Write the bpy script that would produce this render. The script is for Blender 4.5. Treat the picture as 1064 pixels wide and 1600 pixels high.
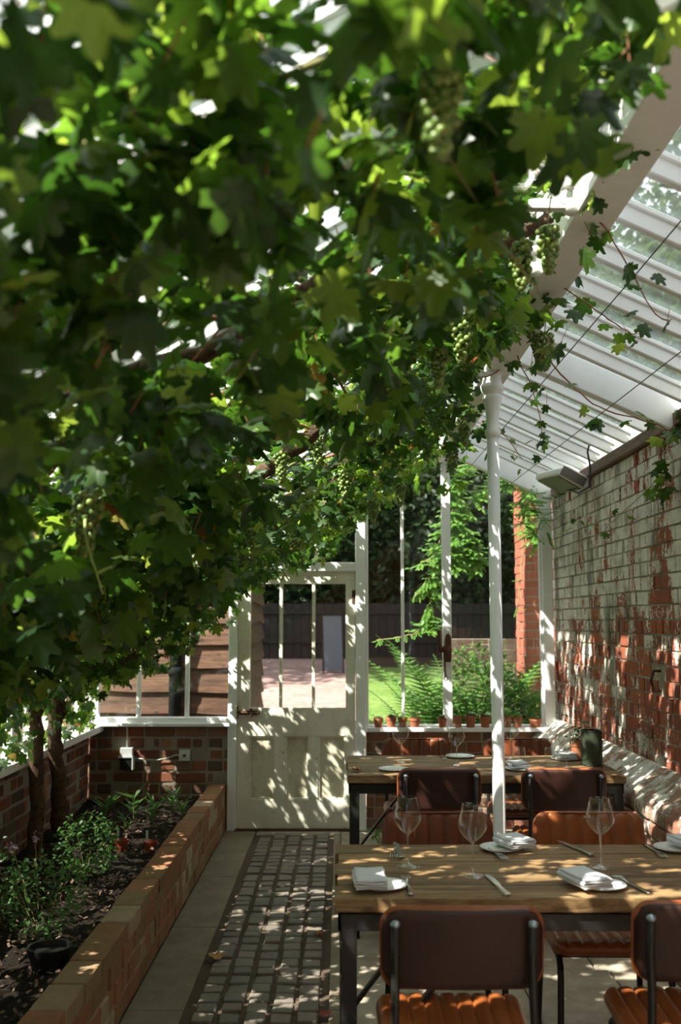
import bpy, math, random
import numpy as np
from mathutils import Vector, Matrix, Euler, Quaternion
random.seed(7); rng = np.random.default_rng(11)
PI = math.pi
for o in list(bpy.data.objects): bpy.data.objects.remove(o)
SC = bpy.context.scene
COL = SC.collection

# ------------------------------------------------------------------ camera
cd = bpy.data.cameras.new('camera'); cam = bpy.data.objects.new('camera', cd); COL.objects.link(cam)
cam.location = (0, 0, 1.5)
cam.rotation_euler = (math.radians(90) + math.atan(170/1555.6), 0, 0)
cd.sensor_fit = 'VERTICAL'; cd.sensor_height = 36; cd.lens = 35
cd.clip_start = .05; cd.clip_end = 300
cd.dof.use_dof = True; cd.dof.focus_distance = 4.1; cd.dof.aperture_fstop = 3.2
SC.camera = cam
# ------------------------------------------------------------------ light
SUN_DIR = Vector((-1.0, -.72, 1.39)).normalized()
w = bpy.data.worlds.new('world'); SC.world = w; w.use_nodes = True
bg = w.node_tree.nodes['Background']; bg.inputs[0].default_value = (.93, .96, 1, 1); bg.inputs[1].default_value = 1.6
sl = bpy.data.lights.new('sun', 'SUN'); sun = bpy.data.objects.new('sun', sl); COL.objects.link(sun)
sl.energy = 16; sl.angle = math.radians(.55); sl.color = (1, .93, .82)
sun.rotation_euler = SUN_DIR.to_track_quat('Z', 'Y').to_euler(); sun.location = (-8, -6, 12)
vs = SC.view_settings; SC.display_settings.display_device = 'sRGB'
vs.view_transform = 'Standard'; vs.look = 'None'; vs.gamma = 1; vs.use_curve_mapping = False
vs.exposure = .3
SC.cycles.transparent_max_bounces = 24
SC.cycles.max_bounces = 10; SC.cycles.diffuse_bounces = 5; SC.cycles.transmission_bounces = 8

# ------------------------------------------------------------------ helpers: mesh
class MB:
    def __init__(s): s.v = []; s.f = []; s.uv = None
    def add(s, vs, fs, M=None):
        n = len(s.v)
        if M is not None: vs = [tuple(M @ Vector(p)) for p in vs]
        s.v += [tuple(p) for p in vs]; s.f += [tuple(i+n for i in f) for f in fs]; return s
    def box(s, x0, x1, y0, y1, z0, z1, M=None):
        v = [(x0,y0,z0),(x1,y0,z0),(x1,y1,z0),(x0,y1,z0),(x0,y0,z1),(x1,y0,z1),(x1,y1,z1),(x0,y1,z1)]
        return s.add(v, [(0,3,2,1),(4,5,6,7),(0,1,5,4),(1,2,6,5),(2,3,7,6),(3,0,4,7)], M)
    def beam(s, a, b, w, h, up=(0,0,1)):
        a = Vector(a); b = Vector(b); d = (b-a); L = d.length; d.normalize()
        u = Vector(up); sd = d.cross(u).normalized(); u = sd.cross(d)
        M = Matrix((( sd.x, d.x, u.x, a.x),(sd.y, d.y, u.y, a.y),(sd.z, d.z, u.z, a.z),(0,0,0,1)))
        return s.box(-w/2, w/2, 0, L, -h/2, h/2, M)
    def tube(s, pts, r, n=8, cap=True):
        pts = [Vector(p) for p in pts]; k = len(pts)
        rs = r if hasattr(r, '__len__') else [r]*k
        t0 = (pts[1]-pts[0]).normalized()
        a = Vector((0,0,1)) if abs(t0.z) < .9 else Vector((1,0,0))
        nrm = t0.cross(a).normalized(); vs = []; fs = []
        for i in range(k):
            t = (pts[min(i+1,k-1)]-pts[max(i-1,0)])
            t = t.normalized() if t.length > 1e-9 else t0
            nrm = (nrm - t*nrm.dot(t)).normalized(); bn = t.cross(nrm)
            for j in range(n):
                q = 2*PI*j/n; vs.append(pts[i] + (nrm*math.cos(q) + bn*math.sin(q))*rs[i])
        for i in range(k-1):
            for j in range(n):
                fs.append((i*n+j, i*n+(j+1)%n, (i+1)*n+(j+1)%n, (i+1)*n+j))
        if cap: fs.append(tuple(range(n-1,-1,-1))); fs.append(tuple((k-1)*n+j for j in range(n)))
        return s.add(vs, fs)
    def lathe(s, prof, n=24, M=None):
        vs = []; fs = []; k = len(prof)
        for r, z in prof:
            for j in range(n):
                q = 2*PI*j/n; vs.append((r*math.cos(q), r*math.sin(q), z))
        for i in range(k-1):
            for j in range(n):
                fs.append((i*n+j, i*n+(j+1)%n, (i+1)*n+(j+1)%n, (i+1)*n+j))
        return s.add(vs, fs, M)
    def prism(s, poly, h0, h1, axis='y', M=None):
        n = len(poly)
        P = (lambda a,b,h:(a,h,b)) if axis=='y' else ((lambda a,b,h:(h,a,b)) if axis=='x' else (lambda a,b,h:(a,b,h)))
        vs = [P(a,b,h0) for a,b in poly] + [P(a,b,h1) for a,b in poly]
        fs = [tuple(range(n-1,-1,-1)), tuple(range(n,2*n))] + [(i,(i+1)%n,n+(i+1)%n,n+i) for i in range(n)]
        return s.add(vs, fs, M)
    def sphere(s, c, r, seg=8, ring=6, sc=(1,1,1)):
        vs = []; fs = []
        for i in range(ring+1):
            p = PI*i/ring
            for j in range(seg):
                q = 2*PI*j/seg
                vs.append((c[0]+r*sc[0]*math.sin(p)*math.cos(q), c[1]+r*sc[1]*math.sin(p)*math.sin(q), c[2]+r*sc[2]*math.cos(p)))
        for i in range(ring):
            for j in range(seg):
                fs.append((i*seg+j, (i+1)*seg+j, (i+1)*seg+(j+1)%seg, i*seg+(j+1)%seg))
        return s.add(vs, fs)
    def build(s, name, m, parent=None, smooth=False, bevel=0, seg=2, subsurf=0, loc=None, rot=None):
        me = bpy.data.meshes.new(name); me.from_pydata(s.v, [], s.f); me.validate(); me.update()
        o = bpy.data.objects.new(name, me); COL.objects.link(o)
        if m is not None: me.materials.append(m)
        if smooth: me.polygons.foreach_set('use_smooth', [True]*len(me.polygons))
        if smooth == 'auto':
            pass
        if bevel:
            b = o.modifiers.new('bevel', 'BEVEL'); b.width = bevel; b.segments = seg; b.limit_method = 'ANGLE'
        if subsurf:
            b = o.modifiers.new('sub', 'SUBSURF'); b.levels = subsurf; b.render_levels = subsurf
        if parent is not None: o.parent = parent
        if loc is not None: o.location = loc
        if rot is not None: o.rotation_euler = rot
        return o
def smooth_angle(o, deg=40):
    # split shading at sharp edges
    me = o.data; me.polygons.foreach_set('use_smooth', [True]*len(me.polygons))
    import bmesh
    bm = bmesh.new(); bm.from_mesh(me); lim = math.radians(deg)
    for e in bm.edges:
        if len(e.link_faces) == 2 and e.calc_face_angle(0) > lim: e.smooth = False
    bm.to_mesh(me); bm.free(); return o
def tag(o, label, cat, group=None, kind=None):
    o['label'] = label; o['category'] = cat
    if group: o['group'] = group
    if kind: o['kind'] = kind
    return o
def struct(o): o['kind'] = 'structure'; return o
def stuff(o, label, cat): return tag(o, label, cat, kind='stuff')
def empty(name, loc, label=None, cat=None, group=None, rz=0):
    o = bpy.data.objects.new(name, None); COL.objects.link(o); o.location = loc; o.rotation_euler = (0,0,rz)
    o.empty_display_size = .05
    if label: tag(o, label, cat, group)
    return o
def kids(o): return [c for c in bpy.data.objects if c.parent == o]
def copy_tree(o, loc=None, rz=None, label=None, parent=None):
    c = o.copy(); COL.objects.link(c)
    if parent is not None: c.parent = parent
    if loc is not None: c.location = loc
    if rz is not None: c.rotation_euler = (0,0,rz)
    if label: c['label'] = label
    for ch in kids(o): copy_tree(ch, parent=c)
    return c
def scatter(name, T, F, P, R, S, m, parent=None, smooth=True, uv=False):
    """T: k x 3 template vertices, F: triangles/quads, P n x 3, R n x 3 x 3, S n"""
    T = np.asarray(T, float); n = len(P); k = len(T)
    V = np.einsum('nij,kj->nki', R, T) * np.asarray(S)[:,None,None] + P[:,None,:]
    V = V.reshape(-1,3)
    tri = [list(f) for f in F]; L = [len(f) for f in tri]
    flat = np.array([i for f in tri for i in f]); nf = len(tri)
    loops = (flat[None,:] + (np.arange(n)*k)[:,None]).reshape(-1)
    tot = np.tile(np.array(L), n); start = np.concatenate([[0], np.cumsum(tot)[:-1]])
    me = bpy.data.meshes.new(name)
    me.vertices.add(len(V)); me.vertices.foreach_set('co', V.reshape(-1))
    me.loops.add(len(loops)); me.loops.foreach_set('vertex_index', loops.astype(np.int32))
    me.polygons.add(n*nf); me.polygons.foreach_set('loop_start', start.astype(np.int32)); me.polygons.foreach_set('loop_total', tot.astype(np.int32))
    if smooth: me.polygons.foreach_set('use_smooth', np.ones(n*nf, bool))
    if uv:
        u = me.uv_layers.new(name='UVMap'); uvt = T[flat][:, :2]
        u.data.foreach_set('uv', np.tile(uvt, (n,1)).reshape(-1))
    me.update(); me.validate()
    o = bpy.data.objects.new(name, me); COL.objects.link(o); me.materials.append(m)
    if parent is not None: o.parent = parent
    return o
def rot_mats(n, normal_dirs, spin):
    """matrices whose z column is normal_dirs, spun about it"""
    z = normal_dirs/np.linalg.norm(normal_dirs, axis=1, keepdims=True)
    a = np.where(np.abs(z[:,2:3]) < .95, np.array([[0,0,1.]]), np.array([[1.,0,0]]))
    x = np.cross(a, z); x /= np.linalg.norm(x, axis=1, keepdims=True); y = np.cross(z, x)
    c = np.cos(spin)[:,None]; s_ = np.sin(spin)[:,None]
    X = x*c + y*s_; Y = -x*s_ + y*c
    return np.stack([X, Y, z], axis=2)
def nz(p, f=1.0, ph=0.0):
    x, y, z = p[:,0]*f, p[:,1]*f, p[:,2]*f
    return (np.sin(x*2.1+1.3*np.sin(y*1.7+ph)+ph)+np.sin(y*2.7+1.1*np.sin(z*2.3+x)+2*ph)+np.sin(z*3.1+1.7*np.sin(x*1.9-ph)))/3

# ------------------------------------------------------------------ helpers: materials
class NT:
    def __init__(s, name):
        s.m = bpy.data.materials.new(name); s.m.use_nodes = True; s.t = s.m.node_tree
        s.t.nodes.clear(); s.out = s.t.nodes.new('ShaderNodeOutputMaterial')
    def n(s, typ, **kw):
        nd = s.t.nodes.new('ShaderNode'+typ)
        for k, v in kw.items():
            if k.startswith('_'): setattr(nd, k[1:], v); continue
            key = int(k[1:]) if k[0] == 'i' and k[1:].isdigit() else k.replace('__', ' ')
            if isinstance(v, bpy.types.NodeSocket): s.t.links.new(v, nd.inputs[key])
            else: nd.inputs[key].default_value = v
        return nd
    def link(s, a, b): s.t.links.new(a, b)
    def pos(s): return s.n('NewGeometry').outputs['Position']
    def obj(s): return s.n('TexCoord').outputs['Object']
    def mapp(s, vec, scale=(1,1,1), rot=(0,0,0), loc=(0,0,0)):
        return s.n('Mapping', Vector=vec, Scale=scale, Rotation=rot, Location=loc).outputs[0]
    def noise(s, vec, scale, detail=4, rough=.55, dist=0):
        return s.n('TexNoise', Vector=vec, Scale=scale, Detail=detail, Roughness=rough, Distortion=dist).outputs['Fac']
    def ramp(s, fac, stops, interp='LINEAR'):
        r = s.n('ValToRGB', Fac=fac); r.color_ramp.interpolation = interp; e = r.color_ramp.elements
        while len(e) < len(stops): e.new(.5)
        for q, (p, c) in zip(e, stops):
            q.position = p; q.color = tuple(c)+(1,) if hasattr(c, '__len__') else (c,c,c,1)
        return r.outputs[0]
    def mix(s, fac, a, b, mode='MIX'):
        nd = s.t.nodes.new('ShaderNodeMix'); nd.data_type = 'RGBA'; nd.blend_type = mode
        for sock, v in ((nd.inputs[0], fac), (nd.inputs[6], a), (nd.inputs[7], b)):
            if isinstance(v, bpy.types.NodeSocket): s.t.links.new(v, sock)
            else: sock.default_value = v if not hasattr(v, '__len__') or len(v) == 4 else tuple(v)+(1,)
        return nd.outputs[2]
    def math(s, op, a, b=0.0, clamp=False):
        nd = s.t.nodes.new('ShaderNodeMath'); nd.operation = op; nd.use_clamp = clamp
        for i, v in enumerate((a, b)):
            if isinstance(v, bpy.types.NodeSocket): s.t.links.new(v, nd.inputs[i])
            else: nd.inputs[i].default_value = v
        return nd.outputs[0]
    def rnd(s): return s.n('NewGeometry').outputs['Random Per Island']
    def bump(s, h, strength=.3, dist=.01):
        return s.n('Bump', Height=h, Strength=strength, Distance=dist).outputs[0]
    def bsdf(s, color, rough=.6, metal=0, normal=None, spec=.5, **kw):
        b = s.n('BsdfPrincipled', Base__Color=color if isinstance(color, bpy.types.NodeSocket) else tuple(color)+(1,), Roughness=rough, Metallic=metal)
        b.inputs['Specular IOR Level'].default_value = spec
        if normal is not None: s.link(normal, b.inputs['Normal'])
        for k, v in kw.items(): b.inputs[k.replace('__',' ')].default_value = v
        s.link(b.outputs[0], s.out.inputs[0]); return b

def m_plain(name, c, rough=.5, metal=0, spec=.5, var=.15, sc=30, bump=.1):
    t = NT(name); n = t.noise(t.pos(), sc)
    col = t.mix(t.math('MULTIPLY', n, 1.0), [x*(1-var) for x in c], [min(1, x*(1+var)) for x in c])
    t.bsdf(col, rough, metal, t.bump(n, bump, .002), spec); return t.m
def m_paint(name, c=(.80,.81,.80), dirt=(.42,.38,.28), amt=.35, wear=.0):
    t = NT(name); p = t.pos()
    n = t.noise(t.mapp(p, (1,1,.35)), 5, 6, .65); n2 = t.noise(p, 45, 3)
    d = t.ramp(t.math('ADD', n, t.math('MULTIPLY', n2, .25)), [(.58, 0), (.85, amt)])
    col = t.mix(d, c, dirt)
    if wear:
        ch = t.ramp(t.noise(p, 26, 5, .7), [(.66-wear*.1, 0), (.69-wear*.1, 1)])
        col = t.mix(t.math('MULTIPLY', ch, .75), col, (.22,.17,.12))
    t.bsdf(col, .45, 0, t.bump(n2, .12, .002)); return t.m
def m_brick(name, cols, white=0, mortar=False, dirt=.4, wz=None, moss=0):
    """per brick colour; white = amount of limewash, wz = height gradient of limewash"""
    t = NT(name); p = t.pos(); r = t.rnd()
    n = t.noise(p, 22, 5, .65); big = t.noise(p, 2.2, 3, .5)
    if mortar: col = t.mix(n, (.20,.17,.13), (.42,.37,.30))
    else: col = t.mix(t.math('MULTIPLY', n, .6), t.ramp(r, [(i/(len(cols)-1), c) for i, c in enumerate(cols)]), (.13,.05,.03))
    if white:
        st = t.noise(t.mapp(p, (1,1,.16)), 11, 6, .7); pt = t.noise(p, 3.1, 6, .7, .4); fine = t.noise(p, 60, 4, .7)
        v = t.math('ADD', t.math('MULTIPLY', st, .55), t.math('MULTIPLY', pt, .6))
        v = t.math('ADD', v, t.math('MULTIPLY', fine, .30)); v = t.math('ADD', v, t.math('MULTIPLY', r, .10))
        if wz:
            z = t.n('SeparateXYZ', Vector=p).outputs
            g = t.n('MapRange', Value=z[2]); g.inputs[1].default_value = wz[0]; g.inputs[2].default_value = wz[1]
            g.inputs[3].default_value = wz[2]; g.inputs[4].default_value = wz[3]
            v = t.math('ADD', v, g.outputs[0])
            gy = t.n('MapRange', Value=z[1]); gy.inputs[1].default_value = 5.6; gy.inputs[2].default_value = 7.2
            gy.inputs[3].default_value = 0; gy.inputs[4].default_value = .05
            v = t.math('ADD', v, gy.outputs[0])
        mask = t.ramp(v, [(.79, 0), (.82, 1)])
        wc = t.ramp(t.noise(p, 7, 6, .7), [(.33, (.42,.38,.29)), (.5, (.76,.74,.68)), (.75, (.84,.83,.79))])
        col = t.mix(t.math('MULTIPLY', mask, .9 if not mortar else .38), col, wc)
    dk = t.ramp(t.noise(t.mapp(p, (1,1,.4)), 4.3, 6, .7), [(.52, 0), (.68, dirt)])
    col = t.mix(dk, col, (.09,.08,.05))
    if moss:
        col = t.mix(t.ramp(t.noise(p, 6, 5, .7), [(.52, 0), (.68, moss)]), col, (.17,.16,.05))
    t.bsdf(col, .88, 0, t.bump(t.math('ADD', n, t.noise(p, 90, 3)), .55, .006), .25); return t.m
REDS = [(.33,.085,.045), (.44,.13,.07), (.27,.07,.045), (.48,.17,.09), (.36,.10,.06), (.20,.07,.05)]
OLD = [(.16,.05,.035), (.30,.09,.05), (.085,.08,.07), (.40,.15,.08), (.12,.10,.085), (.42,.22,.14)]
COPING = [(.30,.13,.065), (.36,.17,.09), (.24,.16,.075), (.40,.16,.08), (.28,.19,.10), (.55,.45,.32)]
M = {}
M['wall'] = m_brick('limewashed brick', REDS, 1, wz=(1.25,1.75,-.03,.085), dirt=.85)
M['wallm'] = m_brick('limewashed mortar', REDS, 1, True, wz=(1.25,1.75,.0,-.1), dirt=.8)
M['plinth'] = m_brick('plinth brick', [(.36,.13,.08),(.42,.30,.22),(.30,.12,.08)], 1, wz=(0,1,.0,.05), dirt=.5)
M['old'] = m_brick('old red brick', OLD, dirt=.4, moss=.25)
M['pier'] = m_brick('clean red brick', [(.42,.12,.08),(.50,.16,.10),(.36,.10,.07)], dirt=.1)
M['oldm'] = m_brick('old mortar', OLD, mortar=True)
M['coping'] = m_brick('planter brick', COPING, dirt=.35, moss=.55)
M['outwall'] = m_brick('shade darkened wall brick', [(.04,.032,.028),(.07,.062,.055),(.03,.022,.018)], dirt=.7)  # pale brick given dark colours to stand for shade
M['white'] = m_paint('white gloss paint', (.84,.845,.85), amt=.10)
M['white_old'] = m_paint('old white paint', (.70,.70,.67), amt=.35)
M['door'] = m_paint('flaking cream paint', (.76,.73,.63), (.40,.34,.22), .45, wear=.15)
M['doorpanel'] = m_paint('grimy cream paint', (.64,.60,.46), (.28,.22,.12), .85, wear=.1)
def m_glass(name, tint=(.93,.96,.94), gl=1.0, base=.04):
    t = NT(name); f = t.n('Fresnel', IOR=1.5).outputs[0]
    a = t.n('BsdfTransparent', Color=tuple(tint)+(1,)); g = t.n('BsdfGlossy', Color=(1,1,1,1), Roughness=.02)
    mx = t.n('MixShader', Fac=t.math('MULTIPLY', f, gl)); t.link(a.outputs[0], mx.inputs[1]); t.link(g.outputs[0], mx.inputs[2])
    t.link(mx.outputs[0], t.out.inputs[0]); return t.m
M['glass'] = m_glass('window glass', (.95,.97,.96), .5)
def m_roofglass():
    t = NT('roof glass'); f = t.n('Fresnel', IOR=1.5).outputs[0]
    d = t.ramp(t.noise(t.pos(), 3, 6, .7), [(.4, .005), (.75, .05)])
    a = t.n('BsdfTransparent', Color=(.93,.96,.95,1)); g = t.n('BsdfGlossy', Color=(1,1,1,1), Roughness=.03)
    tr = t.n('BsdfTranslucent', Color=(.8,.83,.8,1))
    m1 = t.n('MixShader', Fac=d); t.link(a.outputs[0], m1.inputs[1]); t.link(tr.outputs[0], m1.inputs[2])
    mx = t.n('MixShader', Fac=t.math('MULTIPLY', f, .4)); t.link(m1.outputs[0], mx.inputs[1]); t.link(g.outputs[0], mx.inputs[2])
    t.link(mx.outputs[0], t.out.inputs[0]); return t.m
M['roofglass'] = m_roofglass()
def m_wineglass(k=0):
    t = NT('clear drinking glass'); lw = t.n('LayerWeight', Blend=.5).outputs['Facing']
    fac = t.ramp(lw, [(0, .02+k), (.5, .05+k), (.78, .26+k), (.95, .85), (1,.95)])
    a = t.n('BsdfTransparent', Color=(.97,.98,.97,1)); g = t.n('BsdfGlossy', Color=(1,1,1,1), Roughness=.01)
    mx = t.n('MixShader', Fac=fac); t.link(a.outputs[0], mx.inputs[1]); t.link(g.outputs[0], mx.inputs[2])
    t.link(mx.outputs[0], t.out.inputs[0]); return t.m
M['wine'] = m_wineglass(); M['stem'] = m_wineglass(.14)
def m_leaf(name, ramp, trans, tcol=None, gloss=.45, spec=.4, tm=.5):
    t = NT(name); r = t.rnd(); n = t.noise(t.pos(), 14, 3)
    base = t.ramp(r, ramp)
    base = t.mix(t.math('MULTIPLY', n, .35), base, (.02,.05,.012))
    b = t.n('BsdfPrincipled', Base__Color=base, Roughness=gloss); b.inputs['Specular IOR Level'].default_value = spec
    tcl = t.ramp(r, trans)
    tr = t.n('BsdfTranslucent', Color=tcl)
    mx = t.n('MixShader', Fac=tm); t.link(b.outputs[0], mx.inputs[1]); t.link(tr.outputs[0], mx.inputs[2])
    t.link(mx.outputs[0], t.out.inputs[0]); return t.m
M['vine'] = m_leaf('vine leaf', [(0,(.018,.044,.015)),(.5,(.030,.068,.020)),(1,(.060,.105,.03))],
                   [(0,(.045,.12,.012)),(.5,(.13,.29,.025)),(.78,(.32,.54,.045)),(1,(.55,.68,.08))], tm=.42, gloss=.38)
M['dry'] = m_leaf('turning vine leaf', [(0,(.40,.33,.08)),(.5,(.36,.15,.05)),(1,(.28,.07,.03))], [(0,(.5,.45,.08)),(.5,(.5,.2,.05)),(1,(.4,.1,.03))])
M['tree'] = m_leaf('tree leaf', [(0,(.022,.042,.018)),(1,(.05,.08,.03))], [(0,(.08,.16,.03)),(1,(.16,.25,.06))], tm=.3)
M['hedge'] = m_leaf('shade darkened leaf', [(0,(.010,.018,.009)),(1,(.03,.045,.02))], [(0,(.015,.03,.008)),(1,(.03,.05,.015))], tm=.15, spec=.15)  # shade among the back trees is put into this leaf colour
M['wisteria'] = m_leaf('wisteria leaf', [(0,(.07,.18,.03)),(1,(.16,.30,.05))], [(0,(.16,.40,.05)),(1,(.34,.55,.10))], tm=.4)
M['fern'] = m_leaf('fern frond', [(0,(.06,.16,.035)),(1,(.13,.26,.06))], [(0,(.14,.36,.06)),(1,(.28,.5,.1))], tm=.4)
M['herb'] = m_leaf('herb leaf', [(0,(.05,.13,.035)),(1,(.11,.22,.06))], [(0,(.10,.26,.05)),(1,(.2,.38,.08))], tm=.35)
M['succ'] = m_leaf('succulent leaf', [(0,(.08,.15,.07)),(.6,(.16,.24,.10)),(1,(.20,.12,.08))], [(0,(.1,.2,.06)),(1,(.2,.3,.1))], tm=.2)
M['petal'] = m_leaf('pale mauve petal', [(0,(.42,.27,.40)),(1,(.55,.38,.50))], [(0,(.4,.25,.4)),(1,(.5,.3,.45))], tm=.3)
M['grape'] = None
t = NT('green grape'); r = t.rnd()
t.bsdf(t.ramp(r, [(0,(.09,.15,.03)),(1,(.20,.27,.06))]), .35, 0, None, .5, Subsurface__Weight=.25, Subsurface__Scale=.01)
M['grape'] = t.m
def m_bark():
    t = NT('vine bark'); p = t.pos(); n = t.noise(t.mapp(p, (1,1,1)), 28, 6, .7, .6)
    t.bsdf(t.ramp(n, [(.3,(.035,.022,.015)),(.6,(.14,.085,.055)),(.8,(.24,.15,.10))]), .9, 0, t.bump(n, .9, .02), .2); return t.m
M['bark'] = m_bark()
M['shoot'] = m_plain('green brown shoot', (.20,.17,.06), .6)
M['redshoot'] = m_plain('reddish shoot', (.26,.09,.05), .6)
M['tendril'] = m_plain('pale green tendril', (.30,.38,.10), .5)
M['iron'] = m_plain('black painted steel', (.018,.018,.017), .38, .3, .5)
M['rust'] = m_plain('rusty brown iron', (.10,.045,.025), .7, .4, .4, .5, 60, .4)
M['chrome'] = m_plain('polished steel', (.60,.60,.58), .22, 1)
M['cap'] = m_plain('bright steel cap', (.34,.42,.48), .35, .8)
def m_leather(name, c1, c2, rough=.38):
    t = NT(name); p = t.obj(); n = t.noise(p, 9, 6, .65); f = t.noise(p, 160, 3)
    col = t.mix(t.ramp(n, [(.3,0),(.75,1)]), c1, c2)
    t.bsdf(col, rough, 0, t.bump(t.math('ADD', f, n), .15, .002), .45); return t.m
M['tan'] = m_leather('cognac leather', (.22,.055,.014), (.36,.105,.026), .32)
M['tan2'] = m_leather('worn brown leather', (.13,.032,.014), (.21,.060,.022), .35)
M['dkleather'] = m_leather('dark red brown leather', (.024,.007,.005), (.042,.012,.008), .5)
def m_wood(name, c1, c2, c3, sx=1.6, axis='x'):
    t = NT(name); p = t.pos(); r = t.rnd()
    off = t.n('CombineXYZ', X=t.math('MULTIPLY', r, 17.0), Y=t.math('MULTIPLY', r, 5.0)).outputs[0]
    pp = t.n('VectorMath', i0=p, i1=off); pp.operation = 'ADD'
    sc = (sx, 16, 16) if axis == 'x' else ((16, sx, 16) if axis == 'y' else (16, 16, sx))
    g = t.noise(t.mapp(pp.outputs[0], sc), 1.5, 7, .68, 1.2); g2 = t.noise(t.mapp(pp.outputs[0], tuple(q*5 for q in sc)), 1.6, 4, .7)
    big = t.noise(pp.outputs[0], 2.5, 3)
    v = t.math('ADD', t.math('MULTIPLY', g, .75), t.math('MULTIPLY', g2, .25))
    col = t.ramp(v, [(.38, c1), (.5, c2), (.62, c3)])
    col = t.mix(t.math('MULTIPLY', t.math('MULTIPLY', r, .5), 1), col, c1)
    kn = t.n('TexVoronoi', Vector=t.mapp(pp.outputs[0], (4,7,7)), Scale=1.0); kk = t.ramp(kn.outputs['Distance'], [(.05,1),(.11,0)])
    col = t.mix(t.math('MULTIPLY', kk, .8), col, tuple(q*.25 for q in c1))
    t.bsdf(col, .55, 0, t.bump(v, .6, .005), .35); return t.m
M['table'] = m_wood('weathered pine boards', (.085,.046,.020), (.26,.155,.070), (.44,.29,.15))
M['shed'] = m_wood('waney larch weatherboard', (.035,.015,.008), (.095,.045,.024), (.16,.082,.046))
M['shedy'] = m_wood('waney larch weatherboard side', (.035,.015,.008), (.095,.045,.024), (.16,.082,.046), axis='y')
M['fence'] = m_wood('shade darkened fence board', (.006,.0045,.0035), (.013,.010,.007), (.022,.016,.012))  # shadow on the fence is put into the board colour
M['plate_w'] = m_wood('brown timber wall plate', (.07,.04,.022), (.16,.095,.055), (.24,.15,.09), axis='y')
def m_ground(name, stops, sc=8, bump=.4, rough=.92, dist=.01):
    t = NT(name); p = t.pos(); n = t.noise(p, sc, 8, .7); b = t.noise(p, sc*.12, 3)
    col = t.ramp(t.math('ADD', t.math('MULTIPLY', n, .7), t.math('MULTIPLY', b, .3)), stops)
    t.bsdf(col, rough, 0, t.bump(n, bump, dist), .25); return t.m
M['flag'] = m_ground('worn stone flag', [(.3,(.16,.13,.095)),(.5,(.33,.28,.22)),(.7,(.48,.42,.34))], 5, .25)
M['concrete'] = m_ground('brown concrete strip', [(.3,(.15,.12,.085)),(.5,(.23,.19,.14)),(.7,(.31,.26,.20))], 6, .25)
M['grit'] = m_ground('dark joint grit', [(.3,(.05,.036,.026)),(.7,(.14,.10,.07))], 60, .6)
t = NT('blue grey sett'); n = t.noise(t.pos(), 30, 5, .7)
t.bsdf(t.mix(n, t.ramp(t.rnd(), [(0,(.15,.125,.105)),(.5,(.22,.18,.145)),(1,(.26,.20,.15))]), (.11,.095,.08)), .62, 0, t.bump(n, .4, .006), .5); M['sett'] = t.m
M['soil'] = m_ground('dark soil', [(.3,(.012,.009,.007)),(.55,(.04,.028,.02)),(.75,(.12,.085,.06))], 40, 1, 1, .03)
M['chip'] = m_ground('bark chip', [(.3,(.09,.055,.04)),(.7,(.26,.18,.13))], 30, .3)
M['gravel'] = m_ground('pink gravel', [(.3,(.17,.09,.08)),(.5,(.29,.19,.17)),(.7,(.42,.31,.27))], 12, .4)
M['lawn'] = m_ground('lawn grass', [(.3,(.05,.10,.02)),(.5,(.10,.165,.035)),(.7,(.19,.24,.08))], 10, .5)
M['mulch'] = m_ground('woodland mulch', [(.3,(.02,.014,.009)),(.7,(.08,.05,.03))], 5, .5)
M['terra'] = m_plain('terracotta', (.34,.12,.06), .8, 0, .3, .35, 25, .2)
M['redpot'] = m_plain('red plastic', (.30,.05,.025), .4)
M['blackpot'] = m_plain('black plastic', (.012,.012,.012), .4)
M['label'] = m_plain('white plastic', (.75,.75,.70), .4)
M['plastic'] = m_plain('pale grey plastic', (.62,.65,.65), .4)
M['china'] = m_plain('glazed white china', (.78,.79,.79), .15, 0, .6, .03)
M['dkgreen'] = m_plain('dark green enamel', (.035,.045,.025), .55, .2, .4, .4, 20)
M['pipe'] = m_plain('dark green black plastic', (.006,.009,.008), .85, 0, .15)
M['wire'] = m_plain('dark wire', (.03,.03,.03), .5, .5)
M['slate'] = m_plain('slate blue board', (.10,.11,.14), .6)
M['grille'] = m_plain('grey mesh', (.16,.15,.13), .5, .5)
t = NT('white linen'); p = t.obj(); n = t.noise(p, 500, 2); 
t.bsdf(t.mix(n, (.64,.65,.70), (.72,.73,.77)), .9, 0, t.bump(n, .15, .001), .2); M['linen'] = t.m

# ------------------------------------------------------------------ dimensions
YE = 7.4                      # end wall
XL, XR = -1.83, 1.6           # side walls
XB = .745                     # ridge beam centre
def roofz(x): return 3.05 - .58*(XB - x) if x < XB else 2.50 + .47*(XR - x)
Y0 = -2.4
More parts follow.
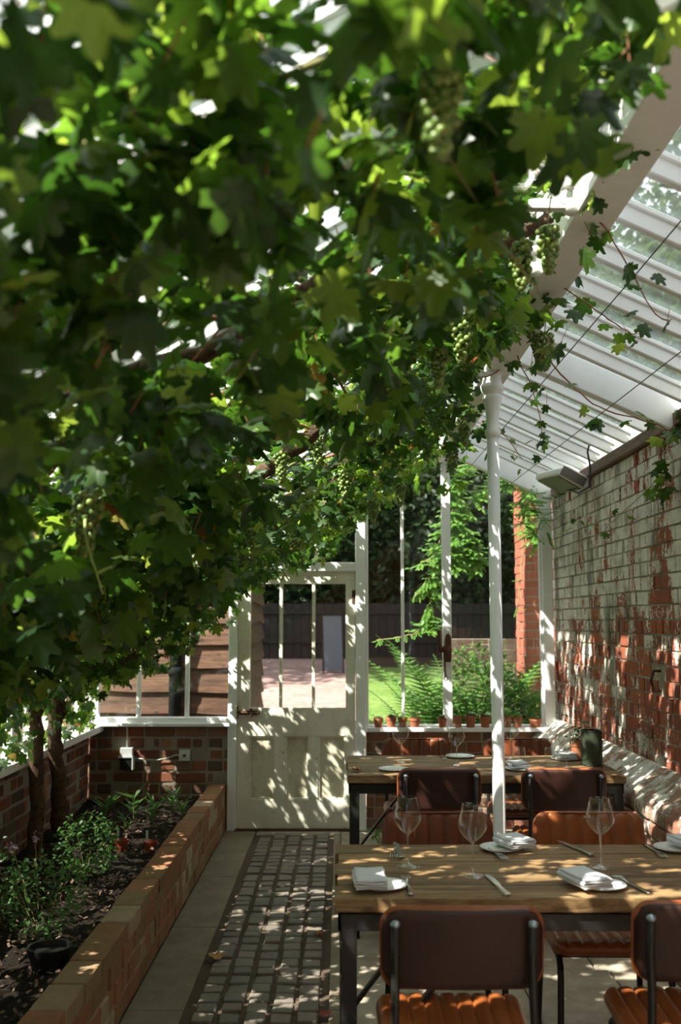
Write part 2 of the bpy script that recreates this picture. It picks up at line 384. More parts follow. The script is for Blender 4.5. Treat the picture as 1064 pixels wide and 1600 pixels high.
# ------------------------------------------------------------------ brick walls
def brick_run(name, mb_m, mort_m, P, U, Nn, L, z0, z1, t, parent=None, bw=.215, bh=.065, j=.010, jit=.004, bond=True, skip=None, bevel=0):
    """P start point, U direction of the run, Nn outward face normal; outer face in the plane through P"""
    P = Vector(P); U = Vector(U).normalized(); Nn = Vector(Nn).normalized(); mb = MB(); rows = max(1, round((z1-z0)/(bh+j)))
    h = (z1-z0)/rows
    for i in range(rows):
        header = bond and i % 2; wd = (bw-j)/2 if header else bw
        x = -(wd*.5 if header else (bw*.25 if i % 4 == 0 else bw*.75))
        while x < L:
            a, b = max(x, 0), min(x+wd, L); x += wd+j
            if b-a < .02: continue
            if skip and skip((a+b)/2, z0+(i+.5)*h): continue
            q = random.uniform(-jit, jit); dz = random.uniform(-.002, .002); tl = random.uniform(-.004,.004)
            za, zb = z0+i*h+j/2+dz, z0+(i+1)*h-j/2+dz
            c = [(a,q+tl,za),(b,q-tl,za),(b,-t,za),(a,-t,za),(a,q+tl,zb),(b,q-tl,zb),(b,-t,zb),(a,-t,zb)]
            vs = [tuple(P + U*u + Nn*n + Vector((0,0,z-P.z))) for u,n,z in c]
            mb.add(vs, [(0,3,2,1),(4,5,6,7),(0,1,5,4),(1,2,6,5),(2,3,7,6),(3,0,4,7)])
    o = mb.build(name, mb_m, parent, bevel=bevel, seg=1)
    m2 = MB(); e = .006
    c = [(.001,-e,z0+.001),(L-.001,-e,z0+.001),(L-.001,-t+.004,z0+.001),(.001,-t+.004,z0+.001),(.001,-e,z1-.004),(L-.001,-e,z1-.004),(L-.001,-t+.004,z1-.004),(.001,-t+.004,z1-.004)]
    m2.add([tuple(P + U*u + Nn*n + Vector((0,0,z-P.z))) for u,n,z in c], [(0,3,2,1),(4,5,6,7),(0,1,5,4),(1,2,6,5),(2,3,7,6),(3,0,4,7)])
    m2.build('mortar', mort_m, o)
    return o
# right wall: bricks, with a few missing
def holes(u, z):
    Y = Y0+u
    return (abs(Y-5.95) < .05 and abs(z-1.25) < .09) or (abs(Y-5.05) < .05 and abs(z-1.19) < .06)
wr = struct(brick_run('wall_right', M['wall'], M['wallm'], (XR,Y0,0), (0,1,0), (-1,0,0), YE-Y0+.1, .0, 2.41, .10, jit=.005, skip=holes))
MB().box(XR+.09, XR+.34, Y0, YE+.1, 0, 2.41).build('wall_core', M['oldm'], wr)
# plinth with a sloping weathered top
pl = MB(); L = YE-Y0
xs = 1.40
y = Y0; k = 0
while y < YE-.02:
    wd = .22+random.uniform(-.01,.01); y2 = min(y+wd, YE)
    for r in range(8):
        if r >= 0:
            q = random.uniform(-.006,.006)
            pl.box(xs+q, xs+.05+q, y+.004, y2-.006, r*.075+.004, (r+1)*.075-.006)
    q = random.uniform(-.006,.006)
    pl.prism([(xs+q, .60), (XR, .60), (XR, .79), (XR-.03, .785), (xs+.10, .735+q), (xs+.03+q, .69), (xs+q, .655)], y+.002, y2-.002, 'y')
    y = y2
tr = struct(pl.build('baseboard_right', M['plinth'], bevel=.012, seg=2))
MB().box(xs+.012, XR, Y0, YE, 0, .62).build('mortar', M['wallm'], tr)
wf = MB(); wf.prism([(XL-.2,0),(XR+.3,0),(XR+.3,2.5),(XR,2.5),(XB,3.05),(XL-.2,1.45)], Y0-.25, Y0, 'y'); struct(wf.build('wall_front', M['old']))
# planting end walls and low left wall
struct(brick_run('wall_back', M['old'], M['oldm'], (-1.83,YE,0), (1,0,0), (0,-1,0), 1.02, .0, .735, .11, bevel=.006, jit=.008, j=.014))
struct(brick_run('wall_back', M['old'], M['oldm'], (.19,YE,0), (1,0,0), (0,-1,0), 1.42, .0, .70, .11, bevel=.004))
struct(brick_run('wall_left', M['old'], M['oldm'], (XL,Y0,0), (0,1,0), (1,0,0), YE-Y0, .0, .70, .11, bevel=.006, jit=.009, j=.014))
# ------------------------------------------------------------------ floor
fb = MB().box(XL-.2, XR+.2, Y0-.5, YE+.05, -.12, -.012).build('floor', M['grit']); struct(fb)
fl = MB(); y = Y0
rowsy = [Y0, -.3, .55, 1.35, 2.2, 2.95, 3.75, 4.5, 5.3, 6.1, 6.85, YE-.06]
for i in range(len(rowsy)-1):
    xsx = [.0, random.uniform(.5,.85), random.uniform(1.05,1.2), 1.42]
    for a, b in zip(xsx[:-1], xsx[1:]): fl.box(a+.003, b-.003, rowsy[i]+.003, rowsy[i+1]-.004, -.03, random.uniform(-.002,.001))
fl.box(-.60, .0, YE-.16, YE+.05, -.03, .0)
fl.box(.0, 1.4, YE-.055, YE+.05, -.03, .0)
fl.build('stone_flags', M['flag'], fb, bevel=.005, seg=1)
c_ = MB(); y = Y0
while y < YE:
    y2 = min(y+random.uniform(.8,1.3), YE); c_.box(-.83, -.61, y, y2-.005, -.03, 0); y = y2
c_.build('concrete_strip', M['concrete'], fb, bevel=.004, seg=1)
e_ = MB(); y = Y0
while y < YE-.2:
    y2 = min(y+.92, YE-.16); e_.box(-.045, -.003, y+.002, y2-.003, -.03, .003); y = y2
e_.build('path_edging', M['concrete'], fb, bevel=.003, seg=1)
st = MB(); y = Y0; x0, x1 = -.575, -.075; nx = 5
while y < YE-.19:
    d = random.uniform(.085,.112); off = random.uniform(-.004,.004)
    for i in range(nx):
        a = x0+(x1-x0)*i/nx+.007; b = x0+(x1-x0)*(i+1)/nx-.007; h = random.uniform(-.004,.004)
        q = [random.uniform(-.004,.004) for _ in range(8)]
        st.add([(a+q[0],y+.006+q[1],-.03),(b+q[2],y+.006+q[3],-.03),(b+q[4],y+d-.006+q[5],-.03),(a+q[6],y+d-.006+q[7],-.03),
                (a+q[0]+.004,y+.01+q[1],h),(b+q[2]-.004,y+.01+q[3],h+q[1]),(b+q[4]-.004,y+d-.01+q[5],h+q[2]),(a+q[6]+.004,y+d-.01+q[7],h+q[3])],
               [(0,3,2,1),(4,5,6,7),(0,1,5,4),(1,2,6,5),(2,3,7,6),(3,0,4,7)])
    y += d
st.build('sett_paving', M['sett'], fb, bevel=.006, seg=2)
# ------------------------------------------------------------------ raised planter
rp = empty('raised_planter', (-.9, 3.2, 0), 'long low brick raised bed edging the left side of the sett path', 'planter')
def loc(o, p): o.parent = p; o.matrix_parent_inverse = p.matrix_world.inverted() if False else Matrix.Translation(-Vector(p.location)); return o
b1 = brick_run('planter_wall', M['coping'], M['oldm'], (-.83,Y0,0), (0,1,0), (1,0,0), YE-Y0-.01, .0, .262, .11, bevel=.004, jit=.003); loc(b1, rp)
cp = MB(); y = Y0
while y < YE-.03:
    y2 = min(y+.222, YE-.012); q = random.uniform(-.004,.004); h = random.uniform(-.004,.003)
    cp.box(-.942+q, -.826+q, y+.003, y2-.005, .264, .332+h); y = y2
loc(cp.build('coping', M['coping'], bevel=.006, seg=2), rp)
# soil
import itertools
nx_, ny_ = 46, 280; sv = []
for i in range(nx_+1):
    for j_ in range(ny_+1):
        x = XL+.0+( -.935-XL)*i/nx_; y = Y0+(YE-Y0-.005)*j_/ny_
        z = .205+.03*math.sin(x*7+y*2.1)*math.sin(y*3.3+1)+random.uniform(-.011,.011)
        sv.append((x,y,z))
sf = [(i*(ny_+1)+j_, (i+1)*(ny_+1)+j_, (i+1)*(ny_+1)+j_+1, i*(ny_+1)+j_+1) for i in range(nx_) for j_ in range(ny_)]
soil = MB().add(sv, sf).build('soil', M['soil'], smooth=True)
stuff(soil, 'dark crumbly soil filling the raised bed', 'soil')
n = 2600; P = np.stack([rng.uniform(-1.7,-.96,n), rng.uniform(2.2,7.3,n), np.full(n,.23)],1)
P = P[(nz(P, 1.6, .4) > .1)]; n = len(P); nd = rng.normal(0,.6,(n,3)); nd[:,2] = 1
T = [(-1,-.5,0),(1,-.4,.1),(.9,.5,.15),(-.8,.4,0)]
P[:,2] += rng.uniform(-.01,.015,n)
ch = scatter('wood_chips', T, [(0,1,2,3)], P, rot_mats(n, nd, rng.uniform(0,6.3,n)), rng.uniform(.006,.013,n), M['chip'], smooth=False)
stuff(ch, 'scattered pale wood chips lying on the dark soil', 'wood chips')
# ------------------------------------------------------------------ end wall frame
fr = MB()
def vbar(mb, x, w_, z0, z1=None, d=.06, yo=0):
    mb.box(x-w_/2, x+w_/2, YE-d/2+yo, YE+d/2+yo, z0, roofz(x) if z1 is None else z1)
F1 = MB(); vbar(F1, -.787, .065, .0, d=.09); vbar(F1, .147, .072, .0, d=.10); F1.box(-.755, .111, YE-.045, YE+.045, 1.865, 1.93)
struct(F1.build('trim_1', M['white'], bevel=.004))
W1 = MB(); W1.box(XL+.02, -.82, YE-.055, YE+.05, .738, .80); vbar(W1, -1.80, .07, .80); vbar(W1, -1.477, .028, .80, d=.045); vbar(W1, -1.123, .028, .80, d=.045)
W1.box(XL+.02,-.8,YE-.09,YE-.055,.74,.765)
w1 = struct(W1.build('window_1', M['white'], bevel=.004))
def gpane(name, poly, y, parent, m='glass', t_=.004): 
    return MB().prism(poly, y-t_/2, y+t_/2, 'y').build(name, M[m], parent)
gpane('glass', [(XL+.05,.80),(-.82,.80),(-.82,roofz(-.82)-.03),(XL+.05,roofz(XL+.05)-.03)], YE, w1)
W2 = MB(); W2.box(.19, 1.52, YE-.05, YE+.05, .70, .745); W2.box(.19, 1.56, YE-.115, YE-.05, .705, .735)
vbar(W2, .459, .022, .745, d=.045); vbar(W2, .785, .064, .745, d=.07); vbar(W2, 1.528, .075, .745, d=.09); vbar(W2, 1.483, .02, .745, d=.05)
W2.box(.185,.205,YE-.03,YE+.03,.745,2.6)
w2 = struct(W2.build('window_2', M['white'], bevel=.004))
gpane('glass', [(.20,.745),(1.49,.745),(1.49,roofz(1.49)-.03),(XB,roofz(XB)-.05),(.20,roofz(.2)-.03)], YE, w2)
W3 = MB(); vbar(W3, -.181, .024, 1.93, d=.045); vbar(W3, -.5, .024, 1.93, d=.045)
w3 = struct(W3.build('window_3', M['white'], bevel=.003))
gpane('glass', [(-.755,1.93),(.111,1.93),(.111,roofz(.11)-.03),(-.755,roofz(-.755)-.03)], YE, w3)
# left side window
W4 = MB(); W4.box(XL-.06, XL+.10, Y0, YE, .70, .745); W4.box(XL-.05, XL+.03, Y0, YE, 1.50, 1.58)
yy = YE-.35
while yy > Y0: W4.box(XL-.03, XL+.02, yy-.018, yy+.018, .745, 1.5); yy -= .36
w4 = struct(W4.build('window_4', M['white'], bevel=.003))
MB().box(XL-.006, XL-.002, Y0, YE, .745, 1.5).build('glass', M['glass'], w4)
# ------------------------------------------------------------------ door
dr = struct(bpy.data.objects.new('door_1', None)); COL.objects.link(dr); dr.location = (-.31, YE, 0)
def D(mb, name, m, **k): o = mb.build(name, m, **k); loc(o, dr); return o
x0, x1 = -.752, .108; ya, yb = YE-.022, YE+.022
S = MB(); S.box(x0, -.662, ya, yb, .012, 1.862); D(S, 'stile', M['door'], bevel=.003)
S = MB(); S.box(.038, x1, ya, yb, .012, 1.862); D(S, 'stile', M['door'], bevel=.003)
for a, b in ((1.772, 1.862), (.665, .868), (.012, .215)):
    D(MB().box(-.662, .038, ya, yb, a, b), 'rail', M['door'], bevel=.003)
for xm in (-.438, -.198): D(MB().box(xm-.012, xm+.012, ya+.004, yb-.004, .868, 1.772), 'glazing_bar', M['door'], bevel=.003)
for xm in (-.438, -.198): D(MB().box(xm-.036, xm+.036, ya, yb, .215, .665), 'muntin', M['door'], bevel=.003)
for a, b in ((-.662,-.474), (-.402,-.234), (-.162,.038)):
    pp = MB().box(a, b, YE-.003, YE+.010, .215, .665); D(pp, 'panel', M['doorpanel'])
    bd = MB(); 
    for (q0,q1,r0,r1) in ((a,a+.012,.215,.665),(b-.012,b,.215,.665),(a,b,.215,.227),(a,b,.653,.665)): bd.box(q0,q1,ya+.006,YE-.002,r0,r1)
    D(bd, 'moulding', M['door'], bevel=.003)
D(MB().box(-.662, .038, YE-.002, YE+.002, .868, 1.772), 'glass', M['glass'])
lt = MB(); lt.box(-.775,-.745,ya-.02,ya,.79,.885); lt.box(-.74,-.60,ya-.016,ya-.002,.82,.85); lt.tube([(-.755,ya-.028,.838),(-.585,ya-.028,.834)], .008); lt.box(-.66,-.642,ya-.034,ya,.805,.865); lt.sphere((-.60,ya-.036,.834),.013)
D(lt, 'latch', M['rust'], bevel=.002)
hg = MB(); 
hg.tube([(.112,ya-.008,1.62),(.112,ya-.008,1.73)], .007); hg.box(.085,.112,ya-.004,ya,1.625,1.725)
D(hg, 'hinge', M['rust'])
hg = MB(); hg.tube([(.112,ya-.008,.25),(.112,ya-.008,.36)], .007); D(hg, 'hinge', M['rust'])
struct(MB().box(-.76,.12,YE-.06,YE+.06,0,.012).build('trim_2', M['rust']))
# ------------------------------------------------------------------ roof (ceiling)
RF = MB(); sp = .33
y = YE-.02; k = 0
while y > Y0:
    wd = .05
    # right slope rafter
    a = (XB+.03, y, roofz(XB+.03)-.01); b = (XR+.05, y, roofz(XR+.05)-.01)
    RF.beam(a, b, .036, .07); RF.beam((a[0],y,a[2]+.03), (b[0],y,b[2]+.03), .062, .02)
    a = (XB-.03, y, roofz(XB-.03)-.01); b = (XL-.05, y, roofz(XL-.05)-.01)
    RF.beam(a, b, .045, .075); RF.beam((a[0],y,a[2]+.03), (b[0],y,b[2]+.03), .07, .02)
    y -= sp
ceil = struct(RF.build('ceiling', M['white'], bevel=.004, seg=1))
# deeper principal rafters
PR = MB()
for y in (YE-.02, 4.65, 1.9):
    PR.beam((XB,y,roofz(XB)-.06), (XR,y,roofz(XR)-.045), .07, .14); PR.beam((XB,y,roofz(XB)-.06), (XL,y,roofz(XL)-.04), .07, .13)
PR.build('principal_rafter', M['white'], ceil, bevel=.006)
rg = MB()
for sgn in (1,-1):
    xe = XR+.1 if sgn > 0 else XL-.1
    a = roofz(XB+sgn*.06)+.035; b = roofz(xe)+.035
    rg.add([(XB+sgn*.06,Y0,a),(xe,Y0,b),(xe,YE,b),(XB+sgn*.06,YE,a),(XB+sgn*.06,Y0,a+.004),(xe,Y0,b+.004),(xe,YE,b+.004),(XB+sgn*.06,YE,a+.004)],
           [(0,3,2,1),(4,5,6,7),(0,1,5,4),(1,2,6,5),(2,3,7,6),(3,0,4,7)])
rg.build('glass', M['roofglass'], ceil)
# ridge beam: wide bottom flange, deep boarded face, box added above, out of sight, to shade the upper wall
rb = MB(); rb.box(.70, .79, Y0, YE, 2.70, 3.50); rb.box(.685, .815, Y0, YE, 2.675, 2.705); rb.box(.79,.803,Y0,YE,2.705,2.73); rb.box(.69,.70,Y0,YE,2.96,3.02)
rb.box(.66,.84,Y0,YE,3.50,3.53)
rbo = struct(rb.build('trim_3', M['white'], bevel=.004))
# blocks on the beam face
bl = MB()
for y in (2.12,):
    bl.box(.655,.70,y-.07,y+.07,2.78,2.90)
bl.build('block', M['white_old'], rbo, bevel=.004)
# purlin midway left slope + right wall plate
MB().box(-.62,-.57,Y0,YE,roofz(-.6)-.12,roofz(-.6)-.05).build('purlin', M['white'], ceil, bevel=.003)
wp = MB(); wp.box(XR-.035, XR+.3, Y0, YE, 2.412, 2.475)
struct(wp.build('trim_4', M['plate_w'], bevel=.005))
wp = MB(); wp.box(XR-.01, XR+.1, Y0, YE, 2.475, 2.60)
struct(wp.build('trim_5', M['white'], bevel=.004))
# fretwork brackets: perforated arched castings
def arc(cx, cz, r, a0, a1, n=14): return [(cx+r*math.cos(a0+(a1-a0)*i/n), cz+r*math.sin(a0+(a1-a0)*i/n)) for i in range(n+1)]
def strap(mb, pts, w_, y0, y1):
    """flat band of width w_ following a polyline in XZ, extruded y0..y1"""
    P = [Vector((p[0],p[1])) for p in pts]; L_ = []; R_ = []
    for i in range(len(P)):
        t_ = (P[min(i+1,len(P)-1)]-P[max(i-1,0)]).normalized(); n_ = Vector((-t_.y,t_.x))*w_/2
        L_.append(P[i]+n_); R_.append(P[i]-n_)
    vs = [(p.x,y0,p.y) for p in L_]+[(p.x,y0,p.y) for p in R_]+[(p.x,y1,p.y) for p in L_]+[(p.x,y1,p.y) for p in R_]; n = len(P); fs = []
    for i in range(n-1):
        fs += [(i,i+1,n+i+1,n+i),(2*n+i,3*n+i,3*n+i+1,2*n+i+1),(i,2*n+i,2*n+i+1,i+1),(n+i,n+i+1,3*n+i+1,3*n+i)]
    fs += [(0,n,3*n,2*n),(n-1,3*n-1,4*n-1,2*n-1)]
    mb.add(vs, fs)
def spandrel(y, lab, sgn=-1, w_=.34, X=.69, zt=None):
    """ornamental bracket standing out from the beam, dropping to a scroll foot"""
    e = empty('fretwork_bracket', (X,y,2.7), lab, 'bracket'); mb = MB(); y0, y1 = -.012, .012
    f = lambda pts: [(sgn*a, b) for a, b in pts]
    strap(mb, f([(0,0),(0,.30)]), .03, y0, y1)
    zr = lambda a: roofz(X+sgn*a)-2.7-.09
    strap(mb, f([(0,zr(0)),(w_,zr(w_))]), .035, y0, y1)
    strap(mb, f(arc(w_, -.02, w_-.01, PI*.5, PI, 16)) if False else f([(w_*math.sin(q), (zr(w_)-.02)*(1-math.cos(q))*1.0) for q in [PI/2*i/14 for i in range(15)]]), .028, y0-.004, y1+.004)
    strap(mb, f(arc(.075, .155, .045, 0, 2*PI, 18)), .016, y0, y1)
    strap(mb, f(arc(.165, zr(.165)-.045, .032, 0, 2*PI, 16)), .014, y0, y1)
    strap(mb, f(arc(.03, .035, .03, -PI*.5, PI*1.1, 14)), .02, y0-.006, y1+.006)
    mb.build('casting', M['white_old'], e, bevel=.003, seg=1)
    bs = MB(); bs.sphere((sgn*.02,0,-.005), .03, 10, 8, (1,.8,.9)); bs.build('boss', M['white_old'], e, smooth=True)
    return e
spandrel(2.78, 'white cast iron scroll bracket on the ridge beam, nearest the camera')
spandrel(3.3, 'white cast iron scroll bracket on the ridge beam, between two others')
spandrel(4.72, 'white cast iron scroll bracket left of the column capital, half hidden in leaves')
# right hand spandrel at the column: flat arched bar with pierced circles
e = empty('fretwork_bracket', (.80,4.65,2.72), 'pierced white arched spandrel reaching from the column towards the brick wall', 'bracket')
mb = MB(); q = [(0.02+.62*i/16, -.005-.10*(i/16)**1.3*1.0-.02*math.sin(PI*i/16)*-1) for i in range(17)]
strap(mb, q, .022, -.022, .022)
zr = lambda a: roofz(.8+a)-2.72-.13
for a, r_ in ((.055,.036),(.125,.03),(.185,.024),(.235,.018)):
    zb = -.005-.10*((a-.02)/.62)**1.3; strap(mb, arc(a, (zb+.012+r_), r_, 0, 2*PI, 16), .010, -.01, .01)
strap(mb, [(0.0,.0),(0.0,.09)], .02, -.012,.012)
mb.build('casting', M['white_old'], e, bevel=.002, seg=1)
# ------------------------------------------------------------------ column
cx, cy = .722, 4.65
col = empty('iron_column', (cx,cy,0), 'slender white cast iron column standing between the two tables', 'column')
s_ = MB(); s_.lathe([(.0,.0),(.05,.0),(.05,.03),(.038,.05),(.034,.09),(.029,.11),(.0285,2.39),(.0,2.39)], 24); s_.build('shaft', M['white'], col, smooth=True)
c2 = MB(); c2.lathe([(.0,2.36),(.029,2.36),(.038,2.375),(.038,2.395),(.030,2.405),(.030,2.45),(.034,2.50),(.045,2.54),(.047,2.548),(.047,2.56),(.040,2.568),(.052,2.585),(.056,2.60),(.056,2.61),(.048,2.622),(.044,2.64),(.044,2.66),(.06,2.672),(.0,2.674)], 24)
smooth_angle(c2.build('capital', M['white'], col), 50)

# ------------------------------------------------------------------ tables
def rot_box_brace(mb, a, b, w_=.03, t_=.008): mb.beam(a, b, t_, w_)
def table(name, X0, X1, Ya, Yb, label):
    e = empty(name, ((X0+X1)/2, (Ya+Yb)/2, 0), label, 'table'); cx_, cy_ = (X0+X1)/2, (Ya+Yb)/2
    hx, hy = (X1-X0)/2, (Yb-Ya)/2; tp = MB(); nb = 5; ys = [-hy+2*hy*i/nb for i in range(nb+1)]
    for i in range(nb):
        q = random.uniform(-.006,.006); zq = random.uniform(-.001,.001)
        a = ys[i]+(.0008 if i else 0); b = ys[i+1]-(.0008)
        n = 26; vs = []; fs = []
        for k in range(n+1):
            x = -hx-q+(2*hx+q)*k/n; wob = .003*math.sin(k*1.9+i)*(1 if i == 0 else 0)
            vs += [(x,a+wob,.722),(x,b,.722),(x,b,.76+zq),(x,a+wob,.76+zq)]
        for k in range(n):
            o_ = 4*k; fs += [(o_,o_+4,o_+5,o_+1),(o_+1,o_+5,o_+6,o_+2),(o_+2,o_+6,o_+7,o_+3),(o_+3,o_+7,o_+4,o_)]
        fs += [(0,1,2,3),(4*n+3,4*n+2,4*n+1,4*n)]
        tp.add(vs, fs)
    tp.build('tabletop', M['table'], e, bevel=.0035, seg=2)
    fm = MB(); fm.box(-hx+.005,hx-.01,-hy+.012,-hy+.022,.672,.722); fm.box(-hx+.005,hx-.01,hy-.022,hy-.012,.672,.722)
    fm.box(-hx+.005,-hx+.015,-hy+.012,hy-.012,.672,.722); fm.box(hx-.02,hx-.01,-hy+.012,hy-.012,.672,.722)
    fm.box(-hx+.005,hx-.01,-hy+.012,-hy+.05,.714,.722); fm.build('apron', M['iron'], e, bevel=.002)
    for sx in (-1,1):
        for sy in (-1,1):
            x = sx*(hx-.035); y = sy*(hy-.035); l = MB()
            l.box(x-.021,x+.021,y-.003-.018*sy*-1 - .003, y+.003-.018*sy*-1,0,.70); l.box(x-.003+sx*.018,x+.003+sx*.018,y-.021,y+.021,0,.70)
            l.box(x-.018,x+.018,y-.018,y+.018,0,.70)
            l.build('leg', M['iron'], e, bevel=.002)
            b = MB(); b.beam((x-sx*.02,y,.26),(x-sx*.36,y,.69), .012, .026, (0,1,0)); b.build('brace', M['iron'], e)
        b = MB(); b.box(sx*(hx-.035)-.012, sx*(hx-.035)+.012, -hy+.04, hy-.04, .24,.262); b.build('stretcher', M['iron'], e)
        b = MB(); b.beam((sx*(hx-.04),-hy+.05,.255),(sx*(hx-.04),hy-.06,.69),.02,.01); b.build('brace', M['iron'], e)
    return e
T1 = table('dining_table', -.012, 1.385, 2.765, 3.415, 'nearer plank topped dining table with black steel frame, laid with five place settings')
T2 = table('dining_table', .035, 1.375, 4.90, 5.62, 'farther plank topped dining table with black steel frame, by the end window')

# ------------------------------------------------------------------ chairs
def cushion(w_, h_, t_, r_, ribs, rib_d, nu=None, top=None, taper=0):
    """rounded rectangle in XY, ribbed on +z; ribs run along y"""
    nu = max(24, ribs*10); nv = 14; V = []; F_ = []
    us = [(2*i/nu-1) for i in range(nu+1)]
    def half(x):
        a = abs(x)-(w_/2-r_)
        return h_/2 if a <= 0 else h_/2-(r_-math.sqrt(max(0, r_*r_-a*a)))
    vsn = [math.sin(PI/2*(2*j/nv-1)) for j in range(nv+1)]
    for side in (1,-1):
        for i, u in enumerate(us):
            x = u*w_/2; hh = max(half(x), h_/2-r_)
            for j, v in enumerate(vsn):
                y = v*hh
                d = min(w_/2-abs(x), hh-abs(y)); ed = math.sqrt(max(0, 1-(1-min(1, d/(t_*.55)))**2))
                if side == 1:
                    ph = (u*w_/2+w_/2)/w_*ribs; rb_ = abs(math.sin(PI*ph))**.38
                    z = t_/2*ed + rib_d*(rb_-1)*ed
                else: z = -t_/2*ed*.9
                V.append((x*(1+taper*v*.5), y, z))
    n1 = (nu+1)*(nv+1)
    for i in range(nu):
        for j in range(nv):
            a = i*(nv+1)+j; F_.append((a, a+nv+1, a+nv+2, a+1)); F_.append((n1+a, n1+a+1, n1+a+nv+2, n1+a+nv+1))
    return V, F_
def weld(o):
    import bmesh
    bm = bmesh.new(); bm.from_mesh(o.data); bmesh.ops.remove_doubles(bm, verts=bm.verts, dist=.0004); bmesh.ops.recalc_face_normals(bm, faces=bm.faces); bm.to_mesh(o.data); bm.free()
def make_chair(label, tan='tan'):
    e = empty('dining_chair', (0,0,0), label, 'chair', None)
    V, F_ = cushion(.385, .385, .055, .055, 9, .010, taper=.04)
    s = MB().add([(x, y+.015, z+.455+.012*(y/.19)) for x,y,z in V], F_).build('seat', M[tan], e, smooth=True); weld(s)
    # back: panel in XZ plane, ribs towards +y (the sitter)
    V, F_ = cushion(.39, .195, .030, .045, 7, .012)
    Rm = Matrix.Rotation(math.radians(-9), 3, 'X')
    vv = []
    for x,y,z in V:
        p = Vector((x, z-1.1*x*x*.5 if False else z, y)); p.y += .55*x*x; p = Rm @ p if False else p
        p.y += -.14*(p.z)           # lean back with height
        vv.append((p.x, p.y-.182, p.z+.722))
    b = MB().add(vv, F_); bo = b.build('backrest', M[tan], e, smooth=True); weld(bo)
    # dark smooth rear shell
    V, F_ = cushion(.386, .190, .022, .045, 1, .0)
    vv = []
    for x,y,z in V:
        p = Vector((x, -z-.0115, y)); p.y += .55*x*x-.14*p.z
        vv.append((p.x, p.y-.182, p.z+.722))
    bs = MB().add(vv, F_).build('back_cover', M['dkleather'], e, smooth=True); weld(bs)
    # piping
    pp = []
    ww, hh, rr = .39/2-.002, .195/2-.002, .045
    for cx_, cz_, a0 in ((ww-rr,hh-rr,0),(-(ww-rr),hh-rr,PI/2),(-(ww-rr),-(hh-rr),PI),(ww-rr,-(hh-rr),1.5*PI)):
        for i in range(7):
            q = a0+PI/2*i/6; x = cx_+rr*math.cos(q); z = cz_+rr*math.sin(q); pp.append((x, .55*x*x-.14*z-.182, z+.722))
    pp.append(pp[0]); MB().tube(pp, .005, 6, False).build('piping', M[tan], bo, smooth=True)
    for sx in (-1,1):
        X = sx*.162
        # rear leg and back upright in one tube, outside the panel
        pts = [(X*1.14,-.235,0),(X*1.08,-.205,.25),(X*1.05,-.196,.42),(X*1.02,-.208,.52),(X*1.0,-.208,.62),(X,-.203+.0,.70),(X,-.222,.79)]
        l = MB().tube(pts, .0105, 10).build('leg', M['iron'], e, smooth=True)
        cp_ = MB().sphere((X,-.222,.79), .0125, 10, 8, (1,1,.75)).build('end_cap', M['cap'], l, smooth=True)
        for zz in (.672,.755):
            MB().sphere((X,-.214-.14*(zz-.722)-.0, zz), .006, 8, 6).build('rivet', M['iron'], l, smooth=True)
        # front leg bending into the side rail
        q = [(X*1.16,.205,0),(X*1.12,.19,.22),(X*1.08,.175,.37),(X*1.07,.165,.405),(X*1.06,.14,.422),(X*1.05,.10,.426),(X*1.04,-.05,.426),(X*1.05,-.19,.424)]
        MB().tube(q, .0105, 10).build('leg', M['iron'], e, smooth=True)
    for yy_ in (.10,-.10): MB().tube([(-.175,yy_,.420),(.175,yy_,.420)], .009, 8).build('seat_bar', M['iron'], e, smooth=True)
    return e
c0 = make_chair('nearest chair seen from behind, ribbed cognac seat, at the left of the nearer table'); c0.location = (.291, 2.655, 0)
G = None
copy_tree(c0, (.915, 2.70, 0), -.03, 'nearest chair seen from behind, cut off by the right edge of the picture')
cb = make_chair('brown ribbed leather chair facing the camera across the nearer table, the left of two', 'tan2'); cb.location = (.345, 3.475, 0); cb.rotation_euler.z = PI
cc = make_chair('chestnut ribbed leather chair facing the camera across the nearer table, beside the brick wall plinth', 'tan'); cc.location = (.878, 3.475, 0); cc.rotation_euler.z = PI-.02
copy_tree(c0, (.455, 4.91, 0), .03, 'dark backed leather chair, near side of the farther table, left of the column')
copy_tree(c0, (1.04, 4.90, 0), -.02, 'dark backed leather chair, near side of the farther table, right of the column')
copy_tree(cb, (.435, 5.72, 0), PI, 'ribbed brown leather chair behind the farther table, below the potted succulents')
copy_tree(cb, (1.03, 5.72, 0), PI+.02, 'ribbed brown leather chair behind the farther table, by the green canister')

# ------------------------------------------------------------------ tableware
TZ = .7605
def wine(label, x, y, s=1.0, z=TZ):
    e = empty('wine_glass', (x,y,z), label, 'glass', None)
    b = MB().lathe([(.0,.0),(.037,.0),(.037,.0015),(.030,.003),(.012,.006),(.0045,.012),(.0035,.03),(.0035,.085),(.005,.096)], 28); b.build('stem', M['stem'], e, smooth=True)
    pr = [(.004,.094),(.012,.099),(.026,.112),(.038,.128),(.0425,.139),(.0425,.146),(.038,.165),(.032,.188),(.0285,.205),(.0275,.2055),(.031,.188),(.037,.165),(.0413,.146),(.0413,.139),(.037,.129),(.025,.114),(.011,.101),(0,.098)]
    MB().lathe(pr, 32).build('bowl', M['wine'], e, smooth=True); e.scale = (s,s,s); return e
g0 = wine('wine glass on the nearer table, leftmost of its three, by the far edge', .204, 3.115)
def gcopy(x, y, label, s=1.0):
    o = copy_tree(g0, (x,y,TZ), 0, label); o.scale = (s,s,s); return o
gcopy(.386, 3.0, 'wine glass on the nearer table, standing left of the napkin by the column')
gcopy(.786, 3.10, 'wine glass on the nearer table, in front of the chestnut ribbed chair')
gcopy(1.175, 3.36, 'wine glass at the right edge of the picture, on the nearer table')
